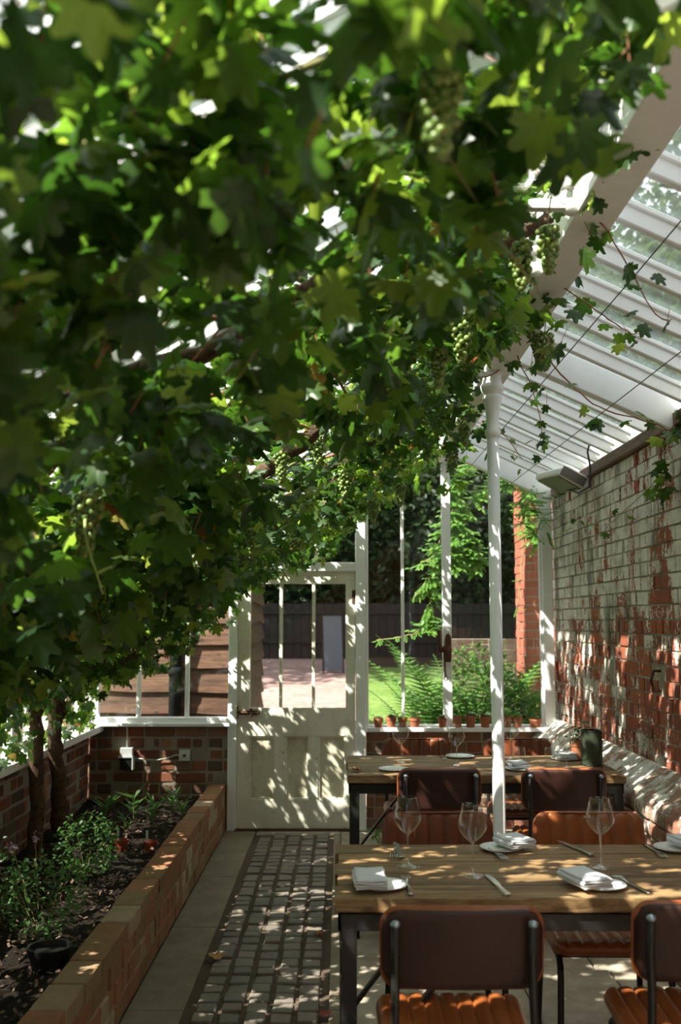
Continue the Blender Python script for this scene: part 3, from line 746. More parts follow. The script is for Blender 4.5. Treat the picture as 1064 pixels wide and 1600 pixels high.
gcopy(.317, 5.345, 'wine glass on the farther table, leftmost there')
gcopy(.598, 5.23, 'wine glass on the farther table, in front of a plate left of the column')
gcopy(.925, 5.5, 'wine glass on the farther table, just right of the column')
gcopy(1.145, 5.14, 'wine glass on the farther table, beside the green canister')
def tumbler(label, x, y):
    o = MB().lathe([(.0,.0),(.030,.0),(.034,.02),(.035,.05),(.032,.095),(.031,.0955),(.0335,.05),(.0325,.022),(.028,.008),(.0,.007)], 28).build('tumbler', M['wine'], None, smooth=True, loc=(x,y,TZ))
    return tag(o, label, 'glass')
tumbler('stemless water glass on the farther table, nearest the column', .912, 5.20)
tumbler('stemless water glass on the farther table, between the napkin and the green canister', 1.08, 5.20)
def plate(label, x, y, r_=.068, z=TZ):
    o = MB().lathe([(.0,.003),(r_*.55,.003),(r_*.6,.005),(r_*.95,.0115),(r_,.0125),(r_,.0105),(r_*.62,.0),(r_*.5,.0),(.0,.0)][::-1], 40).build('side_plate', M['china'], None, smooth=True, loc=(x,y,z))
    return tag(o, label, 'plate')
plate('white side plate with a napkin on it, at the left end of the nearer table', .120, 2.872)
plate('white side plate under a napkin, at the near right of the nearer table', .728, 2.872)
plate('white side plate under the napkin in front of the column, on the nearer table', .520, 3.33)
plate('white side plate at the far right of the nearer table, by the plinth', 1.085, 3.33)
plate('empty white side plate at the left near edge of the farther table', .262, 5.06, .075)
plate('empty white side plate at the far edge of the farther table, left of the column', .650, 5.53, .078)
plate('white side plate under a napkin on the farther table, right of the column', .89, 5.07, .072)
plate('white side plate under a napkin on the farther table, near the brick wall', 1.205, 5.44, .08)
def napkin(label, x, y, rz, w_=.085, l_=.115, z=TZ+.012, tilt=(0,0)):
    """serpentine fold seen at the open end, extruded along its length"""
    pts = []; h = .0068; n = 4; hw = w_/2
    for i in range(n):
        zz = .004+i*h; sgn = 1 if i % 2 == 0 else -1
        for k in range(9):
            u = -1+2*k/8; pts.append((sgn*u*(hw-h/2), zz+.0012*math.cos(u*2.5+i)))
        if i < n-1:
            for q in (-.5,-.17,.17,.5): pts.append((sgn*(hw-h/2+h*.5*math.cos(q*PI)), zz+h/2+h/2*math.sin(q*PI)))
    mb = MB(); 
    P = [Vector(p) for p in pts]; th = .0024; ny = 10; V = []; F_ = []; m_ = len(P)
    for j in range(ny+1):
        yy = -l_/2+l_*j/ny; pin = .0015*math.sin(j*.9)
        for side in (1,-1):
            for i in range(m_):
                t_ = (P[min(i+1,m_-1)]-P[max(i-1,0)]).normalized(); n_ = Vector((-t_.y,t_.x))*th*side
                V.append((P[i].x+n_.x+pin, yy+.002*math.sin(i*.35), P[i].y+n_.y))
    for j in range(ny):
        for s2 in (0,1):
            for i in range(m_-1):
                a = (2*j+s2)*m_+i; b = (2*(j+1)+s2)*m_+i; F_.append((a,a+1,b+1,b) if s2 else (a,b,b+1,a+1))
        for i in (0, m_-1):
            a = 2*j*m_+i; F_.append((a, a+m_, a+3*m_, a+2*m_))
    for j in (0, ny):
        for i in range(m_-1): a = 2*j*m_+i; F_.append((a, a+1, a+m_+1, a+m_))
    o = mb.add(V, F_).build('napkin', M['linen'], None, smooth=True, loc=(x,y,z), rot=(tilt[0],tilt[1],rz)); weld(o)
    return tag(o, label, 'napkin')
napkin('folded white linen napkin at the left end of the nearer table', .080, 2.865, .03, .088, .15, TZ+.013, (0,0))
napkin('folded white linen napkin at the near right of the nearer table, left of a fork', .680, 2.872, .30, .088, .145, TZ+.013)
napkin('folded white napkin at the far edge of the nearer table, in front of the column', .565, 3.335, .35, .09, .12, TZ+.014)
napkin('folded white linen napkin on the plate at the far right of the nearer table', 1.135, 3.33, .3, .09, .12, TZ+.014)
napkin('folded white linen napkin on the farther table, right of the column', .885, 5.09, .1, .085, .11)
napkin('folded white linen napkin on the farther table, near the brick wall', 1.205, 5.45, -.2, .12, .12)
def fork(label, x, y, rz):
    mb = MB(); zc = lambda v: .004+.006*math.sin(max(0, v-.45)*5.2)*(1 if v > .45 else 0)
    L_ = .198; W = [(0,.0085),(.06,.011),(.2,.007),(.5,.004),(.62,.0045),(.70,.011),(.76,.0125)]
    V = []; 
    for v, wv in W: V += [(-wv, v*L_, zc(v)+.001), (wv, v*L_, zc(v)+.001), (wv*.8, v*L_, zc(v)-.001), (-wv*.8, v*L_, zc(v)-.001)]
    F_ = []
    for i in range(len(W)-1):
        for k in range(4): F_.append((4*i+k, 4*i+(k+1)%4, 4*i+4+(k+1)%4, 4*i+4+k))
    F_ += [(3,2,1,0), (len(V)-4,len(V)-3,len(V)-2,len(V)-1)]
    mb.add(V, F_)
    for i in range(4):
        xx = -.0105+.007*i; mb.tube([(xx,.75*L_,zc(.75)),(xx,.88*L_,zc(.88)),(xx*.95,L_,zc(.98)+.001)], [.0021,.0019,.0012], 6)
    o = mb.build('fork', M['chrome'], None, smooth=True, loc=(x,y,TZ), rot=(0,0,rz)); return tag(o, label, 'fork')
def knife(label, x, y, rz):
    e = empty('knife', (x,y,TZ+.001), label, 'knife', rz=rz)
    h = MB(); V = []; F_ = []; W = [(0,.010),(.03,.012),(.12,.010),(.3,.008),(.42,.0075)]; L_ = .215
    for v, wv in W: V += [(-wv, v*L_, .001), (wv, v*L_, .001), (wv*.7, v*L_, .007), (-wv*.7, v*L_, .007)]
    for i in range(len(W)-1):
        for k in range(4): F_.append((4*i+k, 4*i+(k+1)%4, 4*i+4+(k+1)%4, 4*i+4+k))
    F_ += [(3,2,1,0), (len(V)-4,len(V)-3,len(V)-2,len(V)-1)]
    h.add(V, F_).build('handle', M['chrome'], e, bevel=.001)
    b = MB(); b.prism([(-.006,.089),(.007,.089),(.011,.105),(.012,.185),(.007,.212),(-.002,.22),(-.006,.20)], .002, .0042, 'z'); b.build('blade', M['chrome'], e); return e
fork('steel fork right of the plate at the left end of the nearer table', .190, 2.785, .02)
fork('steel fork lying askew at the near right of the nearer table', .842, 2.80, .28)
fork('steel fork on the nearer table, just left of the plate by the column', .47, 3.37, PI+.2)
fork('steel fork beside the plate at the far right of the nearer table', 1.01, 3.40, PI)
fork('steel fork at the far left of the nearer table, crossed by a knife', .185, 3.40, PI-.1)
fork('steel fork at the far edge of the farther table, left of an empty plate', .555, 5.60, PI)
knife('steel knife at the near edge of the nearer table, behind the first chair back', .452, 2.785, .13)
knife('steel knife at the far edge of the nearer table, left of the third wine glass', .795, 3.24, .30)
knife('steel knife at the far left of the nearer table, lying on a fork', .19, 3.21, .05)
# canister and terracotta pot
cn = empty('canister', (1.295,5.235,TZ), 'dark green metal canister with wire rims on the farther table', 'canister')
MB().lathe([(0,0),(.054,0),(.054,.178),(.050,.178),(.050,.01),(0,.01)], 32).build('body', M['dkgreen'], cn)
smooth_angle(kids(cn)[0], 40) if kids(cn) else None
rm = MB(); 
for zz in (.004,.176):
    rm.tube([(.0545*math.cos(2*PI*i/28), .0545*math.sin(2*PI*i/28), zz) for i in range(29)], .0025, 6, False)
rm.build('rim', M['iron'], cn, smooth=True)

# ---- leaf templates
def vine_leaf():
    """five lobed toothed leaf, petiole at origin, tip towards +y, unit = half width"""
    lob = [(-100,.42),(-80,.62),(-62,.66),(-50,.50),(-40,.58),(-28,.95),(-18,.88),(-4,.93),(8,.62),(16,.66),(30,.98),(40,1.05),(52,.98),(62,.72),(70,.82),(80,1.12),(90,1.28)]
    pts = [(math.cos(math.radians(a))*r, .25+math.sin(math.radians(a))*r*.95) for a, r in lob]
    right = pts[:-1]; tip = pts[-1]; left = [(-x, y) for x, y in right[::-1]]
    out = right+[tip]+left; V = [(0,.18,.0)]
    for i, (x, y) in enumerate(out):
        r = math.hypot(x,y-.2); V.append((x, y, -.16*r*r + (.07 if i % 4 in (0,) else -.03)*r))
    # inner ring for shape
    k = len(out); inn = [(x*.5, .18+(y-.18)*.5) for x, y in out]
    for i, (x, y) in enumerate(inn):
        r = math.hypot(x,y-.2); V.append((x, y, .05*abs(math.sin(i*.74))-.05*r*r+.02))
    F_ = []
    for i in range(k-1):
        F_ += [(0, 1+k+i, 2+k+i), (1+k+i, 1+i, 2+i, 2+k+i)]
    return V, F_
VL, VF = vine_leaf()
OV = [(0,0,0),(.28,.35,.05),(.3,.7,.02),(0,1.15,-.12),(-.3,.7,.02),(-.28,.35,.05),(0,.5,-.04)]
OF = [(0,1,6),(1,2,6),(2,3,6),(3,4,6),(4,5,6),(5,0,6)]
LV = [(0,0,0),(.12,.4,.03),(0,1.1,-.1),(-.12,.4,.03)]; LF = [(0,1,2),(0,2,3)]
SV = [(-.5,0,0),(.5,0,0),(.4,.9,.15),(-.4,.9,.15)]; SF_ = [(0,1,2,3)]
def local_scatter(name, T, F_, pts, nds, sizes, m, parent, origin=(0,0,0)):
    P = np.array(pts, float)-np.array(origin); n = len(P)
    return scatter(name, T, F_, P, rot_mats(n, np.array(nds, float), rng.uniform(0,6.3,n)), np.array(sizes), m, parent)
def align_mats(dirs, ups):
    """y axis along dirs, z near ups"""
    y = dirs/np.linalg.norm(dirs, axis=1, keepdims=True); x = np.cross(y, ups); x /= (np.linalg.norm(x, axis=1, keepdims=True)+1e-9); z = np.cross(x, y)
    return np.stack([x,y,z], axis=2)
# potted succulents along the sill
def pot(mb, r_, h_): mb.lathe([(0,0),(r_*.70,0),(r_*.93,h_*.72),(r_,h_*.72),(r_*1.03,h_),(r_*.92,h_),(r_*.88,h_*.8),(0,h_*.8)], 20)
def rosette(n, L_, wd, spread, h0):
    P = []; D_ = []; U = []
    for i in range(n):
        a = i*2.4; el = spread*(1-.6*i/n); d = Vector((math.cos(a)*math.cos(el), math.sin(a)*math.cos(el), math.sin(el)))
        P.append((0,0,h0)); D_.append(d); U.append((0,0,1) if abs(d.z) < .97 else (1,0,0))
    return np.array(P,float), np.array(D_,float), np.array(U,float)
PX = (.273,.366,.449,.537,.736,.847,.94,1.046,1.204,1.278,1.408)
desc = ['small terracotta pot on the window sill beside the door frame, leftmost of the row', 'small terracotta pot with a dark rosette, second from the door along the sill', 'small terracotta pot with a squat plant, third from the door along the sill',
 'wide terracotta pot with spiky blades just right of the thin glazing bar', 'small terracotta pot standing in front of the thick mullion', 'narrow terracotta pot right of the thick mullion, first of three close together', 'terracotta pot in the middle of three close together on the sill',
 'terracotta pot on the sill just left of the white column', 'terracotta pot on the sill just right of the white column', 'terracotta pot on the sill in front of the outdoor brick pier', 'wide shallow terracotta pot at the right end of the sill']
for i, px in enumerate(PX):
    r_ = (.036,.038,.034,.043,.034,.034,.040,.041,.036,.037,.046)[i]; h_ = (.066,.075,.07,.066,.066,.082,.082,.078,.078,.074,.060)[i]
    e = empty('potted_succulent', (px, YE-.08, .7355), desc[i], 'potted plant'); mb = MB(); pot(mb, r_, h_); po = mb.build('pot', M['terra'], e); smooth_angle(po, 35)
    MB().lathe([(0,h_*.9),(r_*.9,h_*.87)], 14).build('soil', M['soil'], e)
    P, D_, U = rosette((7,16,12,11,9,12,22,18,10,12,8)[i], 1, 1, (1.0,.9,.7,1.2,1.1,.9,1.1,1.0,1.1,1.1,1.0)[i], h_*.88)
    if i in (6,7,5): P = P + np.stack([rng.uniform(-.6,.6,len(P))*r_, rng.uniform(-.6,.6,len(P))*r_, np.zeros(len(P))],1)
    S_ = rng.uniform(.7,1.1,len(P))*(.04,.05,.04,.075,.045,.035,.045,.05,.04,.045,.035)[i]
    scatter('succulent', LV if i in (1,3,9) else OV, LF if i in (1,3,9) else OF, P, align_mats(D_, U), S_, M['succ'] if i % 3 != 2 else M['herb'], e)
# herb pot on back table
e = empty('herb_pot', (1.285,5.455,TZ), 'terracotta pot of herbs on the farther table behind the green canister', 'potted plant'); mb = MB(); pot(mb, .052, .10); smooth_angle(mb.build('pot', M['terra'], e), 35)
n = 70; P = rng.normal(0,.035,(n,3)); P[:,2] = .10+np.abs(rng.normal(.05,.035,n))
scatter('foliage', OV, OF, P, rot_mats(n, rng.normal(0,.7,(n,3))+np.array([0,0,1]), rng.uniform(0,6,n)), rng.uniform(.015,.028,n), M['herb'], e)

# ------------------------------------------------------------------ window opener and electrics, heater
e = empty('window_opener', (.785, YE-.05, 1.30), 'rusty iron quadrant and handle hanging on the thick mullion', 'window handle')
mb = MB(); mb.prism([(-.022,-.10),(.022,-.10),(.028,.0),(.022,.085),(.006,.11),(-.014,.10),(-.022,.06)], -.022, -.008+.0, 'y'); mb.box(-.075,-.055,-.012,.008,-.02,.13) ; mb.box(-.075,-.02,-.02,-.004,-.03,-.0)
mb.build('back_plate', M['rust'], e, bevel=.003); mb = MB(); mb.tube([(-.03,-.055,.0),(-.03,-.05,-.06),(-.028,-.05,-.15),(-.022,-.05,-.205)], [.012,.009,.008,.006], 8); mb.tube([(-.022+.014*math.cos(q), -.05, -.215+.014*math.sin(q)) for q in [2*PI*i/12 for i in range(13)]], .004, 6, False)
mb.build('handle', M['rust'], e, smooth=True); mb = MB(); mb.tube([(-.03,-.075,0),(-.03,0,0)], .02, 12); mb.build('pivot', M['rust'], e, smooth=True)
e = empty('power_socket', (-1.55, YE, .53), 'white outdoor power socket with cable on the brick wall below the left window', 'socket')
MB().box(-.045,.045,-.055,-.004,.0,.055).build('cover', M['plastic'], e, bevel=.004)
mb = MB(); mb.box(-.055,.055,-.07,-.004,-.015,.0); mb.box(.045,.055,-.07,-.004,-.10,.0); mb.box(-.05,.05,-.02,-.004,-.10,-.012); mb.build('box', M['plastic'], e, bevel=.003)
mb = MB(); mb.box(-.045,.04,-.06,-.021,-.095,-.018); mb.build('plug', M['blackpot'], e, bevel=.006)
mb = MB(); mb.tube([(.0,-.03,.05),(.0,-.03,.17),(-.005,-.035,.215),(-.05,-.05,.228),(-.17,-.06,.225),(-.21,-.07,.30)], .0055, 8); mb.build('cable', M['label'], e, smooth=True)
e = empty('switch_box', (-1.13, YE, .53), 'grey square isolator box with a round knob on the low brick wall', 'switch')
MB().box(-.04,.04,-.045,-.004,-.04,.04).build('body', M['plastic'], e, bevel=.005)
mb = MB(); mb.tube([(0,-.055,0),(0,-.04,0)], .011, 12); mb.build('knob', M['rust'], e)
mb = MB(); mb.tube([(-.04,-.02,0),(-.07,-.02,-.0),(-.12,-.02,-.02),(-.2,-.02,-.035),(-.28,-.02,-.03),(-.37,-.02,-.02)], .004, 8); mb.build('conduit', M['plastic'], e, smooth=True)
e = empty('patio_heater', (1.47, 6.45, 2.40), 'white infrared heater fixed to the top of the brick wall', 'heater')
R_ = Matrix.Translation((-.02,0,.02)) @ Matrix.Rotation(math.radians(28), 4, 'Y') @ Matrix.Rotation(math.radians(8), 4, 'Z')
mb = MB(); mb.prism([(-.10,-.035),(.10,-.035),(.115,.0),(.10,.045),(-.06,.05),(-.11,.0)], -.20, .24, 'y', R_); mb.build('casing', M['white_old'], e, bevel=.008)
mb = MB(); mb.box(-.085,.085,-.185,.22,-.042,-.034, R_); mb.build('grille', M['grille'], e); mb = MB(); mb.box(-.085,.085,-.208,-.199,-.025,.035, R_); mb.build('end_grille', M['grille'], e)
mb = MB(); mb.tube([(.02,.05,.05),(.10,.08,.03),(.15,.08,.0)], .012, 8); mb.box(.11,.135,.02,.14,-.05,.05); mb.build('bracket', M['plastic'], e)
mb = MB(); q = [(-.0,.1,-.02),(.05,-.15,-.09),(.08,-.30,-.07),(.06,-.42,.03),(.03,-.48,.12),(.04,-.52,.19),(.09,-.55,.21)]; mb.tube(q, .006, 8); mb.build('cable', M['blackpot'], e, smooth=True)
# iron hooks/spikes in the wall
e = empty('wall_hook', (XR,5.05,1.20), 'rusty iron hook in the brick wall at the right edge', 'hook'); mb = MB(); mb.tube([(.02,0,.05),(-.03,0,.05),(-.045,0,.0),(-.03,0,-.05),(.02,0,-.05)], .008, 8); mb.build('ring', M['rust'], e, smooth=True)

# ------------------------------------------------------------------ training wires
def wirething(pts, label, r_=.0022, m='wire', name='training_wire', cat='wire'):
    o = MB().tube(pts, r_, 6).build(name, M[m], None, smooth=True); return tag(o, label, cat)
wirething([(.93,Y0+.2,2.60),(.93,3,2.585),(.93,YE-.05,2.60)], 'dark wire strung below the right hand rafters, nearest the ridge beam')
wirething([(1.25,Y0+.2,2.50),(1.25,3,2.48),(1.25,YE-.05,2.50)], 'dark wire strung below the right hand rafters, nearest the brick wall')
for xx, lb in ((.45,'closest to the ridge beam'),(-.1,'over the sett path'),(-.7,'over the planter edge'),(-1.25,'lowest, over the raised bed')):
    wirething([(xx,Y0+.2,roofz(xx)-.2),(xx,YE-.05,roofz(xx)-.2)], 'dark vine wire under the left roof slope, '+lb)

# ------------------------------------------------------------------ grape vine
vine = empty('grape_vine', (-1.5, 5.9, .2), 'large old grape vine climbing from the raised bed and covering the glass roof', 'vine')
VO = np.array(vine.location)
def vloc(pts): return [tuple(np.array(p)-VO) for p in pts]
def wob(pts, n, amp):
    """catmull-rom resample with wobble"""
    P = [Vector(p) for p in pts]; out = []
    for i in range(len(P)-1):
        p0, p1, p2, p3 = P[max(i-1,0)], P[i], P[i+1], P[min(i+2,len(P)-1)]
        for k in range(n):
            t_ = k/n; q = .5*((2*p1)+(-p0+p2)*t_+(2*p0-5*p1+4*p2-p3)*t_*t_+(-p0+3*p1-3*p2+p3)*t_**3)
            out.append(q+Vector([random.uniform(-amp,amp) for _ in range(3)]))
    out.append(P[-1]); return out
def limb(name, pts, r0, r1, m, n=6, amp=.008, seg=8):
    q = wob(pts, n, amp); k = len(q)
    rs = [(r0+(r1-r0)*i/(k-1))*random.uniform(.88,1.14) for i in range(k)]
    mb = MB().tube(vloc(q), rs, seg); o = mb.build(name, M[m], vine, smooth=True); return q
ROD = []
ROD.append(limb('trunk', [(-1.66,5.6,.15),(-1.67,5.62,.5),(-1.68,5.6,.85),(-1.68,5.6,1.05),(-1.58,5.6,1.3),(-1.45,5.5,1.45),(-1.25,5.3,1.62),(-1.0,5.0,1.82)], .045, .03, 'bark'))
ROD.append(limb('trunk', [(-1.64,6.0,.15),(-1.66,6.0,.55),(-1.68,5.95,.85),(-1.62,5.9,1.12),(-1.52,5.9,1.22),(-1.30,5.9,1.25),(-1.12,5.95,1.42),(-.98,6.0,1.62),(-.85,6.0,1.8),(-.5,6.0,2.05),(-.1,6.0,2.3),(.4,6,2.6)], .05, .022, 'bark'))
for (y, dy, r_) in ((4.2,.25,.042),(5.2,-.2,.03),(3.0,.3,.035),(1.9,.35,.03),(6.6,.1,.022)):
    pts = [(x, y+dy*math.sin(x*2+y), roofz(x)-.27+.05*math.sin(x*4+y*3)) for x in np.linspace(-1.55,.6,8)]
    ROD.append(limb('branch', pts, r_, r_*.5, 'bark'))
ROD.append(limb('branch', [(-1.58,5.6,1.3),(-1.52,5.0,1.4),(-1.5,4.2,1.48),(-1.5,3.0,1.5),(-1.5,1.9,1.5),(-1.5,.8,1.5)], .045, .03, 'bark'))
# fruiting canes running along the roof
for i in range(46):
    y = random.uniform(.6,7.0); x = random.uniform(-1.5,.5); L_ = random.uniform(.4,1.1); a = random.uniform(0,6.28)
    p = [(x, y, roofz(x)-.22)]; 
    for k in range(1,5): 
        xx = max(-1.7,min(.72, x+math.cos(a)*L_*k/4)); yy = min(7.2, y+math.sin(a)*L_*k/4+random.uniform(-.05,.05)); p.append((xx, yy, roofz(xx)-.24-random.uniform(0,.05)*k))
    limb('cane', p, .007, .003, 'redshoot' if i % 3 else 'shoot', 4, .006, 6)
# leaves
LP = []; LN = []; LD = []; LS = []
def add_leaf(p, size, nrm=None, hang=.5):
    a = random.uniform(0,2*PI); d = np.array([math.cos(a), math.sin(a), -random.uniform(0,hang*1.6)])
    up = np.array([random.gauss(0,.45)-.15, random.gauss(0,.45)-.1, 1.0]) if nrm is None else nrm
    LP.append(p); LD.append(d); LN.append(up); LS.append(size)
def canopy(n, yr, xr, dfun, sfun, gap=-.28):
    k = 0; tries = 0
    while k < n and tries < n*8:
        tries += 1
        y = random.uniform(*yr); x = random.uniform(*xr); t_ = dfun(x, y); u = random.random()
        z = roofz(x)-.10-t_*u**.9
        g = math.sin(x*5.1+1.3*math.sin(y*3.3))+math.sin(y*4.7+1.7*math.sin(x*4.1+1))+math.sin((x+y)*9.3+z*5)*.6
        if g/2.6 < gap: continue
        add_leaf((x,y,z), sfun(), None, .5 if u < .6 else 1.1); k += 1
th = lambda x, y: (.30+.22*max(0, min(1, (.6-x)/1.4)))*(1.0+.35*math.sin(x*6+y*2.2)*math.sin(y*3.1))+(.12 if y < 3.2 else 0)
sz = lambda: random.uniform(.036,.064)
canopy(5600, (.2,3.0), (-1.78,.50), th, sz, -.42)
canopy(3500, (3.0,5.2), (-1.78,.56), th, lambda: random.uniform(.034,.058), -.34)
canopy(3500, (5.2,7.3), (-1.78,.56), th, lambda: random.uniform(.03,.052), -.34)
for i in range(2900):   # dense growth low over the near end of the bed
    y = random.uniform(1.0,4.2); x = random.uniform(-1.7,-.36); z = roofz(x)-.25-.55*random.random()*(.7+.3*math.sin(x*7+y*3))
    add_leaf((x,y,z), random.uniform(.036,.062), None, 1.0)
for i in range(330):
    y = random.uniform(.9,1.9); x = random.uniform(-.75,-.12); add_leaf((x,y,roofz(x)-.1-.3*random.random()), random.uniform(.036,.06), None, .9)
for i in range(380):  # extra leaves added close under the glass to shade the beam face
    y = random.uniform(1.7,3.8); x = random.uniform(.30,.66); add_leaf((x,y,roofz(x)-.05-.10*random.random()), random.uniform(.034,.055), None, .4)
# hanging fringe beside the beam
for i in range(760):
    y = random.uniform(2.3,6.8); x = random.uniform(.45,.78 if i % 3 else .66); dn = random.random()**1.6*.50*(.6+.4*math.sin(y*4.3))
    if math.sin(y*7+x*3) < -.5: continue
    add_leaf((x,y,2.84-abs(x-.6)*.5-dn), random.uniform(.03,.058), None, 1.2)
# curtain in the left corner, in front of the side glazing
for i in range(2600):
    y = random.uniform(3.6,7.1); u = random.random(); x = -1.76+.42*u*random.random()**.6; z = random.uniform(1.12 if u > .4 else .78,1.75)
    add_leaf((x,y,z), random.uniform(.026,.05), None, 1.3)
for i in range(1300):    # leaves around the low arms by the shed window
    t_ = random.random(); x = -1.62+.95*t_; y = random.uniform(4.9,6.6); z = 1.42+.62*t_+random.gauss(0,.13)
    add_leaf((x,y,z), random.uniform(.03,.06), None, 1.0)
# shoots reaching out under the right hand slope
def shoot(pts, n, s, r_=.003, m='redshoot'):
    q = limb('shoot', pts, r_, r_*.6, m, 6, .004, 6)
    for i in range(n):
        p = q[min(len(q)-1, int(i*len(q)/n))]; o_ = Vector([random.gauss(0,.03) for _ in range(3)])
        add_leaf(tuple(p+o_-Vector((0,0,.02))), random.uniform(.7,1.1)*s*(1-.35*i/n), None, 1.3)
shoot([(.70,2.75,2.72),(.86,2.95,2.62),(.98,3.05,2.48),(1.02,3.0,2.42)], 9, .048)
shoot([(.74,3.4,2.70),(.92,3.5,2.62),(1.08,3.6,2.56),(1.16,3.7,2.60)], 9, .05)
shoot([(.74,3.9,2.68),(.98,4.2,2.52),(1.2,4.4,2.44),(1.45,4.5,2.40),(1.55,4.6,2.36)], 12, .05, .004)
shoot([(.78,5.2,2.6),(.9,5.3,2.48),(1.0,5.4,2.38)], 8, .035)
shoot([(.78,4.3,2.66),(.86,4.35,2.50),(.9,4.4,2.35),(.88,4.4,2.26)], 14, .042)
shoot([(1.56,4.55,2.42),(1.5,4.6,2.30),(1.53,4.65,2.18),(1.5,4.7,2.08)], 16, .055, .004)
shoot([(1.53,4.65,2.2),(1.5,5.1,2.10),(1.53,5.7,2.05),(1.53,6.3,2.10),(1.52,6.9,2.15)], 7, .04, .0025, 'tendril')
for (x,y,z) in ((-.1,6.9,2.3),(.15,6.7,2.35),(.4,6.8,2.45),(.55,6.2,2.5),(-.35,6.6,2.05),(-.7,6.4,1.9),(.3,5.6,2.4),(.55,4.6,2.5),(-.55,6.9,2.0)):
    shoot([(x,y,z+.15),(x+.03,y,z+.02),(x+.02,y+.02,z-.10)], 12, .045, .0025, 'shoot')
# close shoots hanging in front of the camera (out of focus)
for pts, s in ((((.10,1.35,2.25),(.22,1.45,2.10),(.32,1.55,2.02)), .07), (((-.35,1.3,2.15),(-.30,1.3,1.98),(-.33,1.32,1.84)), .07), (((-.42,1.5,2.1),(-.46,1.55,1.92),(-.44,1.55,1.78)), .072),
               (((-.15,1.6,2.2),(-.12,1.65,2.02),(-.18,1.65,1.9)), .065), (((.36,1.75,2.7),(.46,1.85,2.56),(.54,1.95,2.52)), .07), (((-.55,1.8,2.1),(-.58,1.85,1.9),(-.56,1.85,1.74)), .068),
               (((.12,2.0,2.4),(.2,2.05,2.2),(.24,2.05,2.1)), .065)):
    shoot(list(pts), 13, s*.9, .0025, 'shoot')
KEY = [(-.56,2.18,1.80),(.13,1.25,2.24),(.53,2.45,2.52),(.47,2.5,2.50),(-.24,4.0,2.20),(-.1,4.3,2.34),(.30,3.0,2.36),(.02,5.0,2.28),(-.45,5.0,1.98),(.36,2.9,2.42)]
CP = np.array([0,0,1.5]); LPa = np.array(LP); keep = np.ones(len(LPa), bool)
d0 = np.linalg.norm(LPa-CP, axis=1); keep &= d0 > .95
for b_, r_ in (((.722,4.65,2.60),.085),((.722,4.65,2.50),.06),((.60,2.8,2.86),.07),((.64,2.8,2.78),.06),((.62,3.3,2.84),.06),((.69,2.5,2.8),.05)):
    B = np.array(b_); dv = B-CP; Ln = np.linalg.norm(dv); dv = dv/Ln; tt = (LPa-CP)@dv; pd = np.linalg.norm((LPa-CP)-tt[:,None]*dv, axis=1)
    keep &= ~((pd < .03+r_*tt/Ln) & (tt < Ln) & (tt > 1.7))
# leaves thinned in patches so sun reaches table, chairs and bed
for (px_,py_,rx_,ry_,pr) in ((-.40,1.95,.55,.55,.5),(-.85,1.55,.35,.35,.3),(-.1,3.6,.35,.5,.25),(-1.6,4.5,.35,.6,.6)):
    ins = ((LPa[:,0]-px_)/rx_)**2+((LPa[:,1]-py_)/ry_)**2 < 1
    keep &= ~(ins & (rng.random(len(LPa)) < pr))
for b_ in KEY:
    B = np.array(b_)-np.array([0,0,.07]); dv = B-CP; Ln = np.linalg.norm(dv); dv = dv/Ln; tt = (LPa-CP)@dv; pd = np.linalg.norm((LPa-CP)-tt[:,None]*dv, axis=1)
    keep &= ~((pd < .035+.065*tt/Ln*1.0) & (tt < Ln+.02) & (tt > 0))
LP = LPa[keep]; LD = np.array(LD)[keep]; LN = np.array(LN)[keep]; LS = np.array(LS)[keep]
# leaves that face the lens closely stay green; turning leaves are a separate sprinkle further in
P = np.array(LP)-VO; n = len(P)
isdry = (rng.random(n) < .022) & (np.array(LP)[:,1] > 2.2)
scatter('dry_leaves', VL, VF, P[isdry], align_mats(np.array(LD)[isdry], np.array(LN)[isdry]), np.array(LS)[isdry]*.8, M['dry'], vine)
LD = LD[~isdry]; LN = LN[~isdry]; LS = LS[~isdry]; P = P[~isdry]; n = len(P)
# size dependent split of one canopy into near and far masses keeps things light
R_l = align_mats(np.array(LD), np.array(LN))
fo = scatter('foliage', VL, VF, P, R_l, np.array(LS), M['vine'], vine, uv=True)
# petioles: short stalk for every third leaf
mbp = MB()
for i in range(0, n, 4):
    a = Vector(P[i]); b = a+Vector((random.uniform(-.03,.03), random.uniform(-.03,.03), random.uniform(.03,.07)))
    mbp.tube([a,b], .0013, 3, False)
mbp.build('leaf_stalks', M['redshoot'], vine)
# grape bunches
def bunch(x, y, z, n_=46, s=1.0, gr=.0092):
    mb = MB(); 
    for i in range(n_):
        v = (i/n_); rad = .034*s*(1-v)**.55*(.55+.45*min(1, v*6)); a = i*2.399; rr = rad*math.sqrt(random.uniform(.1,1))
        mb.sphere((rr*math.cos(a), rr*math.sin(a), -.02-v*.115*s), gr*random.uniform(.85,1.12), 8, 6)
    o = mb.build('grape_bunch', M['grape'], vine, smooth=True, loc=tuple(np.array((x,y,z))-VO))
    MB().tube([(0,0,-.05),(0,0,0),(.01,0,.06)], .002, 6).build('bunch_stalk', M['shoot'], o)
for b in KEY+[(.79,3.75,2.62),(.74,3.6,2.58),(-.5,4.6,1.84),(-.9,5.4,1.62),(.2,6.0,2.25),(.35,5.8,2.32),(.6,5.3,2.45),(.62,4.9,2.5),(-.25,5.6,1.98),(-1.1,4.6,1.5)]:
    bunch(*b, n_=random.randint(58,80), s=random.uniform(.9,1.3))
